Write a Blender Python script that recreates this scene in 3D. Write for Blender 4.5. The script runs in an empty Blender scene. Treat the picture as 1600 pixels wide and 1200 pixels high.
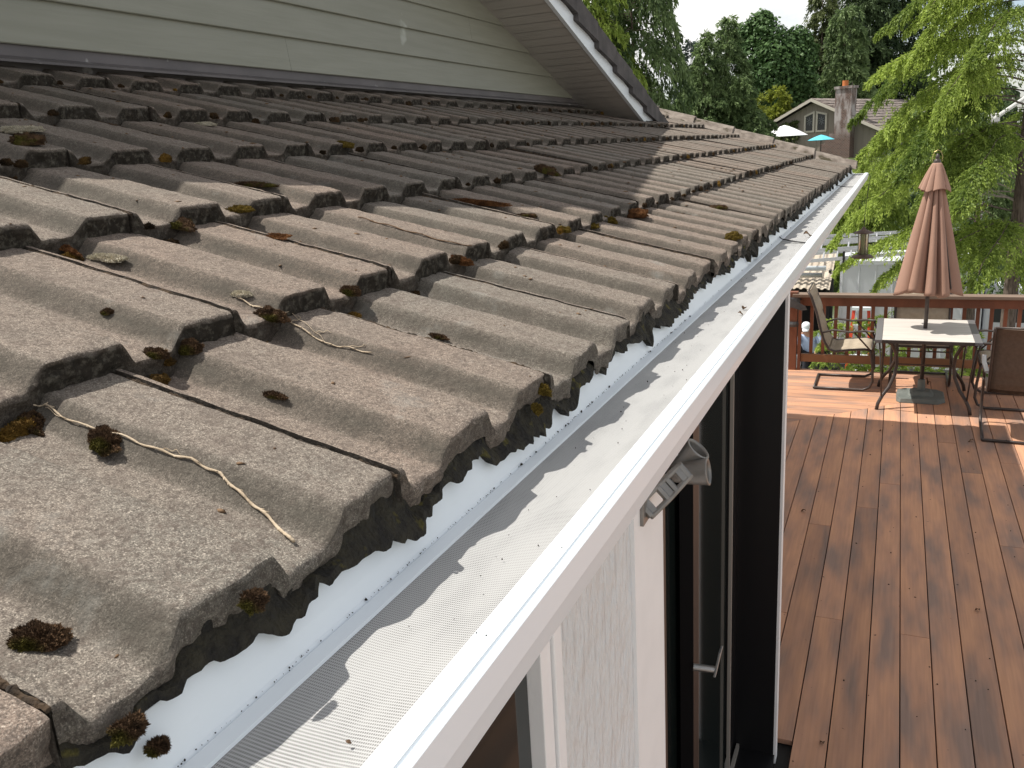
import bpy, bmesh, math, random
import numpy as np
from mathutils import Matrix, Vector
from mathutils.bvhtree import BVHTree
random.seed(7); RNG = np.random.default_rng(11)
SC = bpy.context.scene; COL = SC.collection
H = 2.55                                    # eye height above the deck
# ------------------------------------------------------------------ camera
RT = Vector((0.913981, 0.401729, -0.057029)); DN = Vector((0.05488, -0.261652, -0.963601)); FW = Vector((-0.402028, 0.877583, -0.261192))
FPX = 1328.19
cam = bpy.data.cameras.new('camera'); camo = bpy.data.objects.new('camera', cam); COL.objects.link(camo)
camo.matrix_world = Matrix(((RT.x, -DN.x, -FW.x, 0), (RT.y, -DN.y, -FW.y, 0), (RT.z, -DN.z, -FW.z, H), (0, 0, 0, 1)))
cam.sensor_fit = 'HORIZONTAL'; cam.sensor_width = 36; cam.lens = 36 * FPX / 1600; cam.clip_start = 0.02; cam.clip_end = 2000
SC.camera = camo
# ------------------------------------------------------------------ light
SUNV = Vector((-0.55, -0.06, 1.0)).normalized()
SC.view_settings.view_transform = 'Standard'; SC.view_settings.look = 'None'
SC.view_settings.exposure = 0.26; SC.view_settings.gamma = 1
sun = bpy.data.lights.new('sun', 'SUN'); sun.energy = 5.0; sun.angle = math.radians(0.6); sun.color = (1, 0.955, 0.88)
suno = bpy.data.objects.new('sun', sun); COL.objects.link(suno); suno.rotation_euler = SUNV.to_track_quat('Z', 'Y').to_euler()
W = bpy.data.worlds.new('World'); SC.world = W; W.use_nodes = True
wn, wl = W.node_tree.nodes, W.node_tree.links; wn.clear()
def N(t, nodes=wn, **k):
    n = nodes.new(t)
    for a, b in k.items(): setattr(n, a, b)
    return n
sky = N('ShaderNodeTexSky', sky_type='NISHITA', sun_disc=False, sun_elevation=math.asin(SUNV.z), sun_rotation=math.atan2(SUNV.x, SUNV.y))
sky.air_density = 1.0; sky.dust_density = 1.5
bg1 = N('ShaderNodeBackground'); bg1.inputs[1].default_value = 0.13; wl.new(sky.outputs[0], bg1.inputs[0])
bg2 = N('ShaderNodeBackground'); bg2.inputs[0].default_value = (1.0, 0.99, 0.975, 1); bg2.inputs[1].default_value = 0.72
tc = N('ShaderNodeTexCoord'); mp = N('ShaderNodeMapping'); mp.inputs['Scale'].default_value = (1, 1, 2.6); wl.new(tc.outputs['Generated'], mp.inputs[0])
nz = N('ShaderNodeTexNoise'); nz.inputs['Scale'].default_value = 2.3; nz.inputs['Detail'].default_value = 7; nz.inputs['Roughness'].default_value = 0.55; wl.new(mp.outputs[0], nz.inputs[0])
cr = N('ShaderNodeValToRGB'); cr.color_ramp.elements[0].position = 0.36; cr.color_ramp.elements[1].position = 0.52; wl.new(nz.outputs[0], cr.inputs[0])
sz_ = N('ShaderNodeSeparateXYZ'); wl.new(tc.outputs['Generated'], sz_.inputs[0]); mz_ = N('ShaderNodeMapRange'); mz_.inputs[1].default_value = 0.0; mz_.inputs[2].default_value = 0.75; mz_.inputs[3].default_value = 1.0; mz_.inputs[4].default_value = 0.60; wl.new(sz_.outputs[2], mz_.inputs[0]); wl.new(mz_.outputs[0], bg2.inputs[1])
mx = N('ShaderNodeMixShader'); wl.new(cr.outputs[0], mx.inputs[0]); wl.new(bg1.outputs[0], mx.inputs[1]); wl.new(bg2.outputs[0], mx.inputs[2])
wo = N('ShaderNodeOutputWorld'); wl.new(mx.outputs[0], wo.inputs[0])
SC.cycles.max_bounces = 6; SC.cycles.transparent_max_bounces = 8
try: SC.cycles.use_denoising = True
except Exception: pass

# ------------------------------------------------------------------ pixel helpers (photo pixels, 1600 x 1200)
C0 = Vector((0, 0, H))
def ray(px, py): return RT * (px - 800) + DN * (py - 600) + FW * FPX
def onX(px, py, x): d = ray(px, py); return C0 + d * (x / d.x)
def onY(px, py, y): d = ray(px, py); return C0 + d * (y / d.y)
def onZ(px, py, z): d = ray(px, py); return C0 + d * ((z - H) / d.z)

# ------------------------------------------------------------------ value noise
def _h(i, j, k):
    n = (i * 374761393 + j * 668265263 + k * 2147483647 + 1013904223) & 0xffffffff
    n = ((n ^ (n >> 13)) * 1274126177) & 0xffffffff
    return ((n ^ (n >> 16)) & 0xffff) / 65535.0
def vnoise(p, s):
    p = np.asarray(p, float) * s + 1000.0
    i = np.floor(p).astype(np.int64); f = p - i; f = f * f * (3 - 2 * f); r = 0
    for a in (0, 1):
        for b in (0, 1):
            for c in (0, 1):
                w = (f[:, 0] if a else 1 - f[:, 0]) * (f[:, 1] if b else 1 - f[:, 1]) * (f[:, 2] if c else 1 - f[:, 2])
                r = r + w * _h(i[:, 0] + a, i[:, 1] + b, i[:, 2] + c)
    return r * 2 - 1

# ------------------------------------------------------------------ mesh accumulators
class MB:
    def __init__(s): s.v = []; s.f = []; s.n = 0; s.a = []
    def add(s, V, F, val=None):
        V = [tuple(q) for q in V]; s.v += V; s.f += [tuple(i + s.n for i in q) for q in F]; s.n += len(V)
        s.a += [0.5 if val is None else val] * len(V)
        return s
    def box(s, c, d, rot=None, val=None):
        x, y, z = d[0] / 2, d[1] / 2, d[2] / 2
        V = [Vector((a * x, b * y, e * z)) for a in (-1, 1) for b in (-1, 1) for e in (-1, 1)]
        if rot is not None: V = [rot @ q for q in V]
        V = [q + Vector(c) for q in V]
        return s.add(V, [(0, 1, 3, 2), (4, 6, 7, 5), (0, 4, 5, 1), (2, 3, 7, 6), (0, 2, 6, 4), (1, 5, 7, 3)], val)
    def bb(s, a, b, val=None):
        return s.box([(a[i] + b[i]) / 2 for i in range(3)], [abs(b[i] - a[i]) for i in range(3)], None, val)
    def prism(s, poly, fn, t0, t1, val=None):       # poly (u,v); fn(u,v,t)->xyz
        n = len(poly); V = [fn(u, v, t0) for u, v in poly] + [fn(u, v, t1) for u, v in poly]
        F = [(i, (i + 1) % n, n + (i + 1) % n, n + i) for i in range(n)] + [tuple(range(n))[::-1], tuple(range(n, 2 * n))]
        return s.add(V, F, val)
    def tube(s, pts, r, seg=8, val=None, cap=True):
        pts = [Vector(p) for p in pts]; m = len(pts); rr = r if isinstance(r, (list, tuple)) else [r] * m
        V = []; F = []; nrm = None
        for i, p in enumerate(pts):
            t = (pts[min(i + 1, m - 1)] - pts[max(i - 1, 0)]).normalized()
            if nrm is None: nrm = t.orthogonal().normalized()
            else:
                nrm = nrm - t * nrm.dot(t); nrm = nrm.normalized() if nrm.length > 1e-6 else t.orthogonal().normalized()
            b = t.cross(nrm)
            for k in range(seg):
                a = 2 * math.pi * k / seg; V.append(p + (nrm * math.cos(a) + b * math.sin(a)) * rr[i])
        for i in range(m - 1):
            for k in range(seg):
                F.append((i * seg + k, i * seg + (k + 1) % seg, (i + 1) * seg + (k + 1) % seg, (i + 1) * seg + k))
        if cap: F += [tuple(range(seg))[::-1], tuple(range((m - 1) * seg, m * seg))]
        return s.add(V, F, val)
    def lathe(s, prof, c, seg=20, val=None, axis=None):  # prof [(r,z)]
        V = []; F = []; m = len(prof)
        for r, z in prof:
            for k in range(seg):
                a = 2 * math.pi * k / seg; q = Vector((r * math.cos(a), r * math.sin(a), z))
                if axis is not None: q = axis @ q
                V.append(q + Vector(c))
        for i in range(m - 1):
            for k in range(seg): F.append((i * seg + k, i * seg + (k + 1) % seg, (i + 1) * seg + (k + 1) % seg, (i + 1) * seg + k))
        return s.add(V, F, val)
    def grid(s, P, val=None, close=False):              # P[i][j] points
        m, n = len(P), len(P[0]); V = [q for row in P for q in row]
        F = [(i * n + j, i * n + j + 1, (i + 1) * n + j + 1, (i + 1) * n + j) for i in range(m - 1) for j in range(n - 1)]
        if close: F += [(i * n + n - 1, i * n, (i + 1) * n, (i + 1) * n + n - 1) for i in range(m - 1)]
        return s.add(V, F, val)
    def build(s, name, mat, parent=None, smooth=False, bevel=0, origin=None):
        me = bpy.data.meshes.new(name); me.from_pydata(s.v, [], s.f); me.update()
        at = me.attributes.new('tint', 'FLOAT', 'POINT'); at.data.foreach_set('value', s.a)
        o = bpy.data.objects.new(name, me); COL.objects.link(o)
        if origin is not None:
            me.transform(Matrix.Translation(-Vector(origin))); o.location = origin
        if parent is not None:
            o.parent = parent; pl = Vector((0, 0, 0)); q = parent
            while q is not None: pl += Vector(q.location); q = q.parent
            if s.local is False: o.location = Vector(o.location) - pl
        if mat: me.materials.append(mat)
        if smooth:
            me.polygons.foreach_set('use_smooth', [True] * len(me.polygons))
        if bevel:
            md = o.modifiers.new('bevel', 'BEVEL'); md.width = bevel; md.segments = 2; md.limit_method = 'ANGLE'
        return o
    local = False
class LMB(MB): local = True                              # coordinates already relative to the parent
def fastmesh(name, V, F, mat, parent=None, tint=None, attrs=None, smooth=False, loc=None):
    V = np.asarray(V, np.float32); F = np.asarray(F, np.int32); k = F.shape[1]
    me = bpy.data.meshes.new(name); me.vertices.add(len(V)); me.vertices.foreach_set('co', V.ravel())
    me.loops.add(F.size); me.loops.foreach_set('vertex_index', F.ravel())
    me.polygons.add(len(F)); me.polygons.foreach_set('loop_start', np.arange(0, F.size, k, dtype=np.int32)); me.polygons.foreach_set('loop_total', np.full(len(F), k, np.int32))
    if smooth: me.polygons.foreach_set('use_smooth', np.ones(len(F), bool))
    me.update(calc_edges=True)
    at = dict(attrs or {})
    if tint is not None: at['tint'] = tint
    for a, d in at.items():
        A = me.attributes.new(a, 'FLOAT', 'POINT'); A.data.foreach_set('value', np.asarray(d, np.float32))
    me.materials.append(mat); o = bpy.data.objects.new(name, me); COL.objects.link(o)
    if parent is not None: o.parent = parent
    if loc is not None: o.location = loc
    return o
def tag(o, label=None, cat=None, group=None, kind=None):
    if label: o['label'] = label
    if cat: o['category'] = cat
    if group: o['group'] = group
    if kind: o['kind'] = kind
    return o
def empty(name, loc=(0, 0, 0), rz=0, parent=None):
    o = bpy.data.objects.new(name, None); COL.objects.link(o); o.location = loc; o.rotation_euler = (0, 0, rz); o.empty_display_size = 0.05
    if parent: o.parent = parent
    return o
def copy_tree(o, parent=None):
    c = o.copy(); COL.objects.link(c); c.parent = parent
    for ch in list(o.children): copy_tree(ch, c)
    return c

# ------------------------------------------------------------------ materials
def mat(name, col=(0.5, 0.5, 0.5), rough=0.6, metal=0, spec=0.5):
    m = bpy.data.materials.new(name); m.use_nodes = True; b = m.node_tree.nodes['Principled BSDF']
    b.inputs['Base Color'].default_value = (*col, 1); b.inputs['Roughness'].default_value = rough; b.inputs['Metallic'].default_value = metal
    b.inputs['Specular IOR Level'].default_value = spec
    return m, m.node_tree.nodes, m.node_tree.links, b
def noisy(name, c1, c2, scale=8, rough=0.6, metal=0, bump=0.0, bscale=None, bdist=0.004, stretch=(1, 1, 1), detail=5, lo=0.35, hi=0.65, tintamt=0.0, spec=0.5, coord='Object', c3=None, s3=40, f3=(0.6, 0.7)):
    m, n, l, b = mat(name, c1, rough, metal, spec)
    t = N('ShaderNodeTexCoord', n); mp = N('ShaderNodeMapping', n); mp.inputs['Scale'].default_value = stretch; l.new(t.outputs[coord], mp.inputs[0])
    z = N('ShaderNodeTexNoise', n); z.inputs['Scale'].default_value = scale; z.inputs['Detail'].default_value = detail; l.new(mp.outputs[0], z.inputs[0])
    r = N('ShaderNodeValToRGB', n); r.color_ramp.elements[0].position = lo; r.color_ramp.elements[1].position = hi
    r.color_ramp.elements[0].color = (*c1, 1); r.color_ramp.elements[1].color = (*c2, 1); l.new(z.outputs[0], r.inputs[0]); out = r.outputs[0]
    if c3:
        z3 = N('ShaderNodeTexNoise', n); z3.inputs['Scale'].default_value = s3; z3.inputs['Detail'].default_value = 3; l.new(t.outputs[coord], z3.inputs[0])
        r3 = N('ShaderNodeMapRange', n); r3.inputs[1].default_value, r3.inputs[2].default_value = f3; l.new(z3.outputs[0], r3.inputs[0])
        q = N('ShaderNodeMixRGB', n); q.inputs[2].default_value = (*c3, 1); l.new(r3.outputs[0], q.inputs[0]); l.new(out, q.inputs[1]); out = q.outputs[0]
    if tintamt:
        a = N('ShaderNodeAttribute', n, attribute_name='tint'); mr = N('ShaderNodeMapRange', n); mr.inputs[3].default_value = 1 - tintamt; mr.inputs[4].default_value = 1 + tintamt
        l.new(a.outputs['Fac'], mr.inputs[0]); q = N('ShaderNodeVectorMath', n, operation='SCALE'); l.new(out, q.inputs[0]); l.new(mr.outputs[0], q.inputs['Scale']); out = q.outputs[0]
    l.new(out, b.inputs['Base Color'])
    if bump:
        zb = N('ShaderNodeTexNoise', n); zb.inputs['Scale'].default_value = bscale or scale * 4; zb.inputs['Detail'].default_value = 6; l.new(mp.outputs[0], zb.inputs[0])
        bp = N('ShaderNodeBump', n); bp.inputs['Strength'].default_value = bump; bp.inputs['Distance'].default_value = bdist; l.new(zb.outputs[0], bp.inputs['Height']); l.new(bp.outputs[0], b.inputs['Normal'])
    return m
def leafmat(name, c1, c2, trans=0.35, rough=0.55):
    m, n, l, b = mat(name, c1, rough, 0, 0.25)
    a = N('ShaderNodeAttribute', n, attribute_name='tint'); r = N('ShaderNodeMixRGB', n); r.inputs[1].default_value = (*c1, 1); r.inputs[2].default_value = (*c2, 1); l.new(a.outputs['Fac'], r.inputs[0])
    l.new(r.outputs[0], b.inputs['Base Color'])
    tr = N('ShaderNodeBsdfTranslucent', n); l.new(r.outputs[0], tr.inputs[0]); mx = N('ShaderNodeMixShader', n); mx.inputs[0].default_value = trans
    l.new(b.outputs[0], mx.inputs[1]); l.new(tr.outputs[0], mx.inputs[2]); l.new(mx.outputs[0], n['Material Output'].inputs[0])
    return m
M = {}
# weathered concrete tile
def tile_mat():
    m, n, l, b = mat('weathered_concrete_tile', (0.3, 0.27, 0.23), 0.95, 0, 0.15)
    t = N('ShaderNodeTexCoord', n); O = t.outputs['Object']
    def noise(s, d=3, r=0.5, src=O):
        z = N('ShaderNodeTexNoise', n); z.inputs['Scale'].default_value = s; z.inputs['Detail'].default_value = d; z.inputs['Roughness'].default_value = r; l.new(src, z.inputs[0]); return z.outputs[0]
    def rng(x, a, b_, c=0, d=1):
        z = N('ShaderNodeMapRange', n); z.inputs[1].default_value = a; z.inputs[2].default_value = b_; z.inputs[3].default_value = c; z.inputs[4].default_value = d; l.new(x, z.inputs[0]); return z.outputs[0]
    def mixc(f, a, b_, bt='MIX'):
        z = N('ShaderNodeMixRGB', n, blend_type=bt)
        for i, q in ((0, f), (1, a), (2, b_)):
            if isinstance(q, (tuple, float, int)): z.inputs[i].default_value = (*q, 1) if isinstance(q, tuple) else q
            else: l.new(q, z.inputs[i])
        return z.outputs[0]
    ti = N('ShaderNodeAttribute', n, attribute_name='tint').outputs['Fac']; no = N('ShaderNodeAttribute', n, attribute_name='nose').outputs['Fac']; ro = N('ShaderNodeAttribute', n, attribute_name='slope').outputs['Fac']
    base = mixc(rng(noise(5.5, 5, 0.6), 0.38, 0.62), (0.205, 0.178, 0.145), (0.268, 0.203, 0.158))
    base = mixc(rng(ti, 0, 1), mixc(0.5, base, (0.186, 0.180, 0.160)), mixc(0.5, base, (0.265, 0.195, 0.158)))
    # exposed grit: pale and dark grains
    g = noise(760, 2, 0.8)
    base = mixc(rng(g, 0.54, 0.72), base, (0.58, 0.51, 0.43))
    base = mixc(rng(g, 0.48, 0.34), base, (0.085, 0.075, 0.065))
    g2 = noise(210, 4, 0.75)
    base = mixc(rng(g2, 0.51, 0.40, 0, 0.75), base, (0.098, 0.080, 0.068))
    base = mixc(rng(noise(95, 6, 0.75), 0.52, 0.66, 0, 0.45), base, (0.135, 0.105, 0.088))
    base = mixc(rng(noise(48, 4, 0.7), 0.62, 0.72, 0, 0.3), base, (0.36, 0.33, 0.285))
    # blotches of dark algae; roll flanks darkened in the colour to deepen their shade
    bl = noise(34, 6, 0.72)
    base = mixc(rng(bl, 0.50, 0.66, 0, 0.55), base, (0.115, 0.092, 0.078))
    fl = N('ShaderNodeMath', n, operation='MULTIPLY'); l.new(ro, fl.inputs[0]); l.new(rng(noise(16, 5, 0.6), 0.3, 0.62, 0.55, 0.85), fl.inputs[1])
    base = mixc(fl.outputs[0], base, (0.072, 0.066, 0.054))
    base = mixc(rng(noise(11, 5, 0.65), 0.60, 0.72, 0, 0.35), base, (0.29, 0.29, 0.265))
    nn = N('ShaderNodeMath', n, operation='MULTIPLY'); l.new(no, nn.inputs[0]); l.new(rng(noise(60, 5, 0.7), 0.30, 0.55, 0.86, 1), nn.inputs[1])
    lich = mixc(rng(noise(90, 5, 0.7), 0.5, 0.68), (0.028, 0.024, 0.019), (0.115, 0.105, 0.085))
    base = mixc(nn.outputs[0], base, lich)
    l.new(base, b.inputs['Base Color'])
    bp = N('ShaderNodeBump', n); bp.inputs['Strength'].default_value = 0.75; bp.inputs['Distance'].default_value = 0.0016; l.new(noise(380, 4, 0.75), bp.inputs['Height'])
    bp2 = N('ShaderNodeBump', n); bp2.inputs['Strength'].default_value = 0.55; bp2.inputs['Distance'].default_value = 0.005; l.new(noise(70, 6, 0.7), bp2.inputs['Height']); l.new(bp2.outputs[0], bp.inputs['Normal'])
    l.new(bp.outputs[0], b.inputs['Normal'])
    return m
M['tile'] = tile_mat()
M['dark_tile'] = noisy('dark_tile_edge', (0.055, 0.05, 0.05), (0.10, 0.09, 0.088), 9, 0.9, bump=0.5, bscale=160)
M['siding'] = noisy('sage_siding', (0.262, 0.262, 0.208), (0.292, 0.290, 0.235), 3, 0.55, bump=0.35, bscale=9, bdist=0.003, stretch=(1, 1, 14), c3=(0.42, 0.43, 0.37), s3=6, f3=(0.7, 0.76))
M['flash'] = noisy('flashing_brown', (0.105, 0.095, 0.095), (0.14, 0.125, 0.125), 5, 0.6, c3=(0.3, 0.29, 0.28), s3=14, f3=(0.68, 0.72), bump=0.2)
M['soffit'] = noisy('taupe_soffit', (0.46, 0.435, 0.395), (0.50, 0.47, 0.43), 3, 0.6, bump=0.3, bscale=20, stretch=(1, 5, 1))
M['white'] = noisy('white_aluminium', (0.77, 0.825, 0.87), (0.80, 0.85, 0.885), 3, 0.32, bump=0.02, bscale=30)
M['whitewall'] = noisy('white_painted_plywood', (0.67, 0.70, 0.705), (0.71, 0.735, 0.74), 9, 0.5, bump=0.9, bscale=42, bdist=0.030, stretch=(1, 1, 0.38))
M['whitetrim'] = noisy('white_painted_trim', (0.80, 0.81, 0.81), (0.84, 0.85, 0.85), 12, 0.5, bump=0.25, bscale=160, bdist=0.002)
M['black'] = mat('black_frame', (0.008, 0.008, 0.009), 0.35)[0]
M['dark_in'] = mat('dark_interior', (0.012, 0.011, 0.010), 0.9)[0]
M['copper'] = mat('tan_weatherstrip', (0.20, 0.135, 0.10), 0.5)[0]
M['greystrip'] = mat('grey_strip', (0.28, 0.26, 0.23), 0.4)[0]
M['dirt'] = noisy('black_moss_debris', (0.012, 0.010, 0.008), (0.035, 0.030, 0.018), 60, 1.0, bump=1.0, bscale=180, bdist=0.01, c3=(0.10, 0.085, 0.015), s3=45, f3=(0.62, 0.7))
m, n, l, b = mat('dark_glass', (0.010, 0.014, 0.013), 0.06, 0, 0.35); M['glass'] = m
M['alu'] = noisy('cast_aluminium', (0.20, 0.193, 0.18), (0.27, 0.26, 0.245), 30, 0.42, 0.55, bump=0.2, bscale=120)
M['satin'] = mat('satin_metal', (0.45, 0.45, 0.44), 0.35, 0.9)[0]
# fine woven guard
def guard_mat():
    m, n, l, b = mat('steel_mesh_guard', (0.55, 0.55, 0.55), 0.55, 0.0, 0.4)
    t = N('ShaderNodeTexCoord', n); sp = N('ShaderNodeSeparateXYZ', n); l.new(t.outputs['Object'], sp.inputs[0])
    def wave(o, k):
        a = N('ShaderNodeMath', n, operation='MULTIPLY'); a.inputs[1].default_value = 2 * math.pi / k; l.new(o, a.inputs[0])
        s = N('ShaderNodeMath', n, operation='SINE'); l.new(a.outputs[0], s.inputs[0]); return s.outputs[0]
    mn = N('ShaderNodeMath', n, operation='MAXIMUM'); l.new(wave(sp.outputs[0], 0.0016), mn.inputs[0]); l.new(wave(sp.outputs[1], 0.0029), mn.inputs[1])
    r = N('ShaderNodeMapRange', n); r.inputs[1].default_value = -0.1; r.inputs[2].default_value = 0.65; l.new(mn.outputs[0], r.inputs[0])
    z = N('ShaderNodeTexNoise', n); z.inputs['Scale'].default_value = 22; z.inputs['Detail'].default_value = 5; mp = N('ShaderNodeMapping', n); mp.inputs['Scale'].default_value = (1.6, 0.5, 1); l.new(t.outputs['Object'], mp.inputs[0]); l.new(mp.outputs[0], z.inputs[0])
    cr = N('ShaderNodeValToRGB', n); cr.color_ramp.elements[0].color = (0.085, 0.083, 0.08, 1); cr.color_ramp.elements[1].color = (0.235, 0.23, 0.22, 1); cr.color_ramp.elements[0].position = 0.3; cr.color_ramp.elements[1].position = 0.55; l.new(z.outputs[0], cr.inputs[0])
    q = N('ShaderNodeMixRGB', n); q.inputs[2].default_value = (0.43, 0.43, 0.425, 1); l.new(r.outputs[0], q.inputs[0]); l.new(cr.outputs[0], q.inputs[1]); l.new(q.outputs[0], b.inputs['Base Color'])
    bp = N('ShaderNodeBump', n); bp.inputs['Strength'].default_value = 0.3; bp.inputs['Distance'].default_value = 0.0006; l.new(r.outputs[0], bp.inputs['Height']); l.new(bp.outputs[0], b.inputs['Normal'])
    return m
M['guard'] = guard_mat()
# composite deck boards
def deck_mat(name, axis):
    m, n, l, b = mat(name, (0.3, 0.16, 0.1), 0.68, 0, 0.22)
    t = N('ShaderNodeTexCoord', n); ti = N('ShaderNodeAttribute', n, attribute_name='tint').outputs['Fac']
    off = N('ShaderNodeVectorMath', n, operation='SCALE'); off.inputs[0].default_value = (13.7, 29.1, 7.3); l.new(ti, off.inputs['Scale'])
    ad = N('ShaderNodeVectorMath', n, operation='ADD'); l.new(t.outputs['Object'], ad.inputs[0]); l.new(off.outputs[0], ad.inputs[1])
    def nz(sc, s, d=4):
        mp = N('ShaderNodeMapping', n); mp.inputs['Scale'].default_value = sc; l.new(ad.outputs[0], mp.inputs[0])
        z = N('ShaderNodeTexNoise', n); z.inputs['Scale'].default_value = s; z.inputs['Detail'].default_value = d; l.new(mp.outputs[0], z.inputs[0]); return z.outputs[0]
    A = (4.5, 1, 1) if axis == 'y' else (1, 4.5, 1); B = (26, 1, 1) if axis == 'y' else (1, 26, 1)
    r = N('ShaderNodeValToRGB', n); e = r.color_ramp.elements; e[0].position = 0.33; e[0].color = (0.275, 0.185, 0.145, 1); e[1].position = 0.64; e[1].color = (0.540, 0.288, 0.170, 1)
    k = e.new(0.5); k.color = (0.445, 0.245, 0.158, 1); l.new(nz(A, 1.5, 3), r.inputs[0])
    s = N('ShaderNodeMixRGB', n, blend_type='OVERLAY'); s.inputs[0].default_value = 0.22; l.new(r.outputs[0], s.inputs[1]); l.new(nz(B, 3.0, 6), s.inputs[2])
    mr = N('ShaderNodeMapRange', n); mr.inputs[3].default_value = 0.86; mr.inputs[4].default_value = 1.12; l.new(ti, mr.inputs[0])
    sc = N('ShaderNodeVectorMath', n, operation='SCALE'); l.new(s.outputs[0], sc.inputs[0]); l.new(mr.outputs[0], sc.inputs['Scale'])
    sp = N('ShaderNodeTexNoise', n); sp.inputs['Scale'].default_value = 30; sp.inputs['Detail'].default_value = 2; l.new(t.outputs['Object'], sp.inputs[0])
    mr2 = N('ShaderNodeMapRange', n); mr2.inputs[1].default_value = 0.74; mr2.inputs[2].default_value = 0.78; l.new(sp.outputs[0], mr2.inputs[0])
    q = N('ShaderNodeMixRGB', n); q.inputs[2].default_value = (0.05, 0.035, 0.03, 1); l.new(mr2.outputs[0], q.inputs[0]); l.new(sc.outputs[0], q.inputs[1]); l.new(q.outputs[0], b.inputs['Base Color'])
    bp = N('ShaderNodeBump', n); bp.inputs['Strength'].default_value = 0.25; bp.inputs['Distance'].default_value = 0.001; l.new(nz(B, 12, 5), bp.inputs['Height']); l.new(bp.outputs[0], b.inputs['Normal'])
    return m
M['decky'] = deck_mat('composite_boards', 'y'); M['deckx'] = deck_mat('composite_boards_across', 'x')
M['redwood'] = noisy('stained_redwood', (0.145, 0.050, 0.024), (0.210, 0.075, 0.036), 6, 0.6, bump=0.3, bscale=60, stretch=(1, 1, 0.3), tintamt=0.2)
M['capwood'] = noisy('weathered_cap_rail', (0.155, 0.105, 0.075), (0.215, 0.155, 0.115), 5, 0.75, bump=0.4, bscale=60, stretch=(0.3, 3, 1))
M['tanwood'] = noisy('tan_bottom_rail', (0.185, 0.088, 0.040), (0.245, 0.125, 0.060), 5, 0.65, bump=0.3, bscale=60, stretch=(0.3, 3, 1))
M['tape'] = noisy('grey_tape', (0.05, 0.053, 0.056), (0.085, 0.088, 0.092), 12, 0.45, bump=0.3)
M['canvas'] = noisy('faded_rose_canvas', (0.315, 0.192, 0.142), (0.355, 0.222, 0.170), 7, 0.9, bump=0.35, bscale=500, bdist=0.001, stretch=(1, 1, 0.4), spec=0.1)
M['bronze'] = noisy('dark_bronze_metal', (0.045, 0.034, 0.030), (0.07, 0.055, 0.048), 20, 0.42, 0.25)
M['greybase'] = noisy('grey_green_base', (0.11, 0.125, 0.115), (0.15, 0.165, 0.15), 14, 0.7, bump=0.3)
M['sling'] = noisy('taupe_sling', (0.34, 0.285, 0.215), (0.40, 0.34, 0.26), 20, 0.9, bump=0.5, bscale=350, bdist=0.002, spec=0.1)
M['slingdark'] = noisy('brown_mesh_sling', (0.085, 0.06, 0.042), (0.105, 0.075, 0.055), 40, 0.75, bump=0.4, bscale=400)
M['tabletop'] = noisy('stone_look_tabletop', (0.52, 0.48, 0.435), (0.62, 0.58, 0.53), 5, 0.35, stretch=(0.4, 5, 1), detail=6)
M['slate'] = mat('slate_grey_edge', (0.17, 0.165, 0.17), 0.35, 0.3)[0]
M['moss'] = noisy('brown_moss', (0.045, 0.028, 0.017), (0.125, 0.075, 0.042), 70, 1.0, tintamt=0.5, c3=(0.085, 0.075, 0.018), s3=28, f3=(0.52, 0.62), spec=0.1)
M['mossorange'] = noisy('orange_moss', (0.085, 0.038, 0.018), (0.185, 0.085, 0.034), 60, 1.0, tintamt=0.5, spec=0.1)
M['mossgold'] = noisy('golden_moss', (0.085, 0.058, 0.014), (0.185, 0.130, 0.028), 60, 1.0, tintamt=0.5, spec=0.1)
M['lichen'] = noisy('pale_lichen', (0.42, 0.38, 0.28), (0.55, 0.50, 0.40), 60, 1.0, tintamt=0.4, spec=0.1)
M['twig'] = noisy('dry_pale_twig', (0.36, 0.28, 0.19), (0.52, 0.42, 0.30), 60, 0.8, bump=0.4)
M['leafdead'] = noisy('dry_leaf', (0.09, 0.05, 0.025), (0.17, 0.10, 0.05), 90, 0.8)
M['bark'] = noisy('conifer_bark', (0.07, 0.05, 0.038), (0.16, 0.125, 0.10), 14, 0.95, bump=0.8, bscale=40, bdist=0.02, stretch=(3, 3, 0.5))
M['twiggrey'] = noisy('bare_grey_twigs', (0.22, 0.19, 0.155), (0.32, 0.28, 0.235), 20, 0.9)

# ================================================================== SETTING: terrain
def terrain():
    xs = np.concatenate([np.linspace(-260, -30, 14), np.linspace(-28, 30, 59), np.linspace(40, 260, 14)]); ys = np.concatenate([np.linspace(-60, 10, 12), np.linspace(11, 110, 100), np.linspace(120, 600, 16)])
    X, Y = np.meshgrid(xs, ys); P = np.stack([X.ravel(), Y.ravel(), np.zeros(X.size)], 1)
    z = -3.5 + np.clip((P[:, 1] - 31) / 26, 0, 1) ** 1.2 * 4.4 + 0.10 * vnoise(P, 0.35) * np.clip((P[:, 1] - 26) / 8, 0, 1) + 0.012 * vnoise(P, 1.7)
    P[:, 2] = z; nx = len(xs); i, j = np.meshgrid(np.arange(len(ys) - 1), np.arange(nx - 1), indexing='ij'); a = (i * nx + j).ravel()
    return fastmesh('ground', P, np.stack([a, a + 1, a + nx + 1, a + nx], 1), M['gravel'], smooth=True)
m, n, l, b = mat('gravel_and_grass', (0.3, 0.29, 0.27), 0.95, 0, 0.2); M['gravel'] = m
t = N('ShaderNodeTexCoord', n); v = N('ShaderNodeTexVoronoi', n); v.inputs['Scale'].default_value = 22; l.new(t.outputs['Object'], v.inputs[0])
hs = N('ShaderNodeValToRGB', n); hs.color_ramp.elements[0].color = (0.16, 0.15, 0.14, 1); hs.color_ramp.elements[1].color = (0.44, 0.43, 0.40, 1); sv = N('ShaderNodeSeparateColor', n); l.new(v.outputs['Color'], sv.inputs[0]); l.new(sv.outputs[0], hs.inputs[0])
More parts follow.
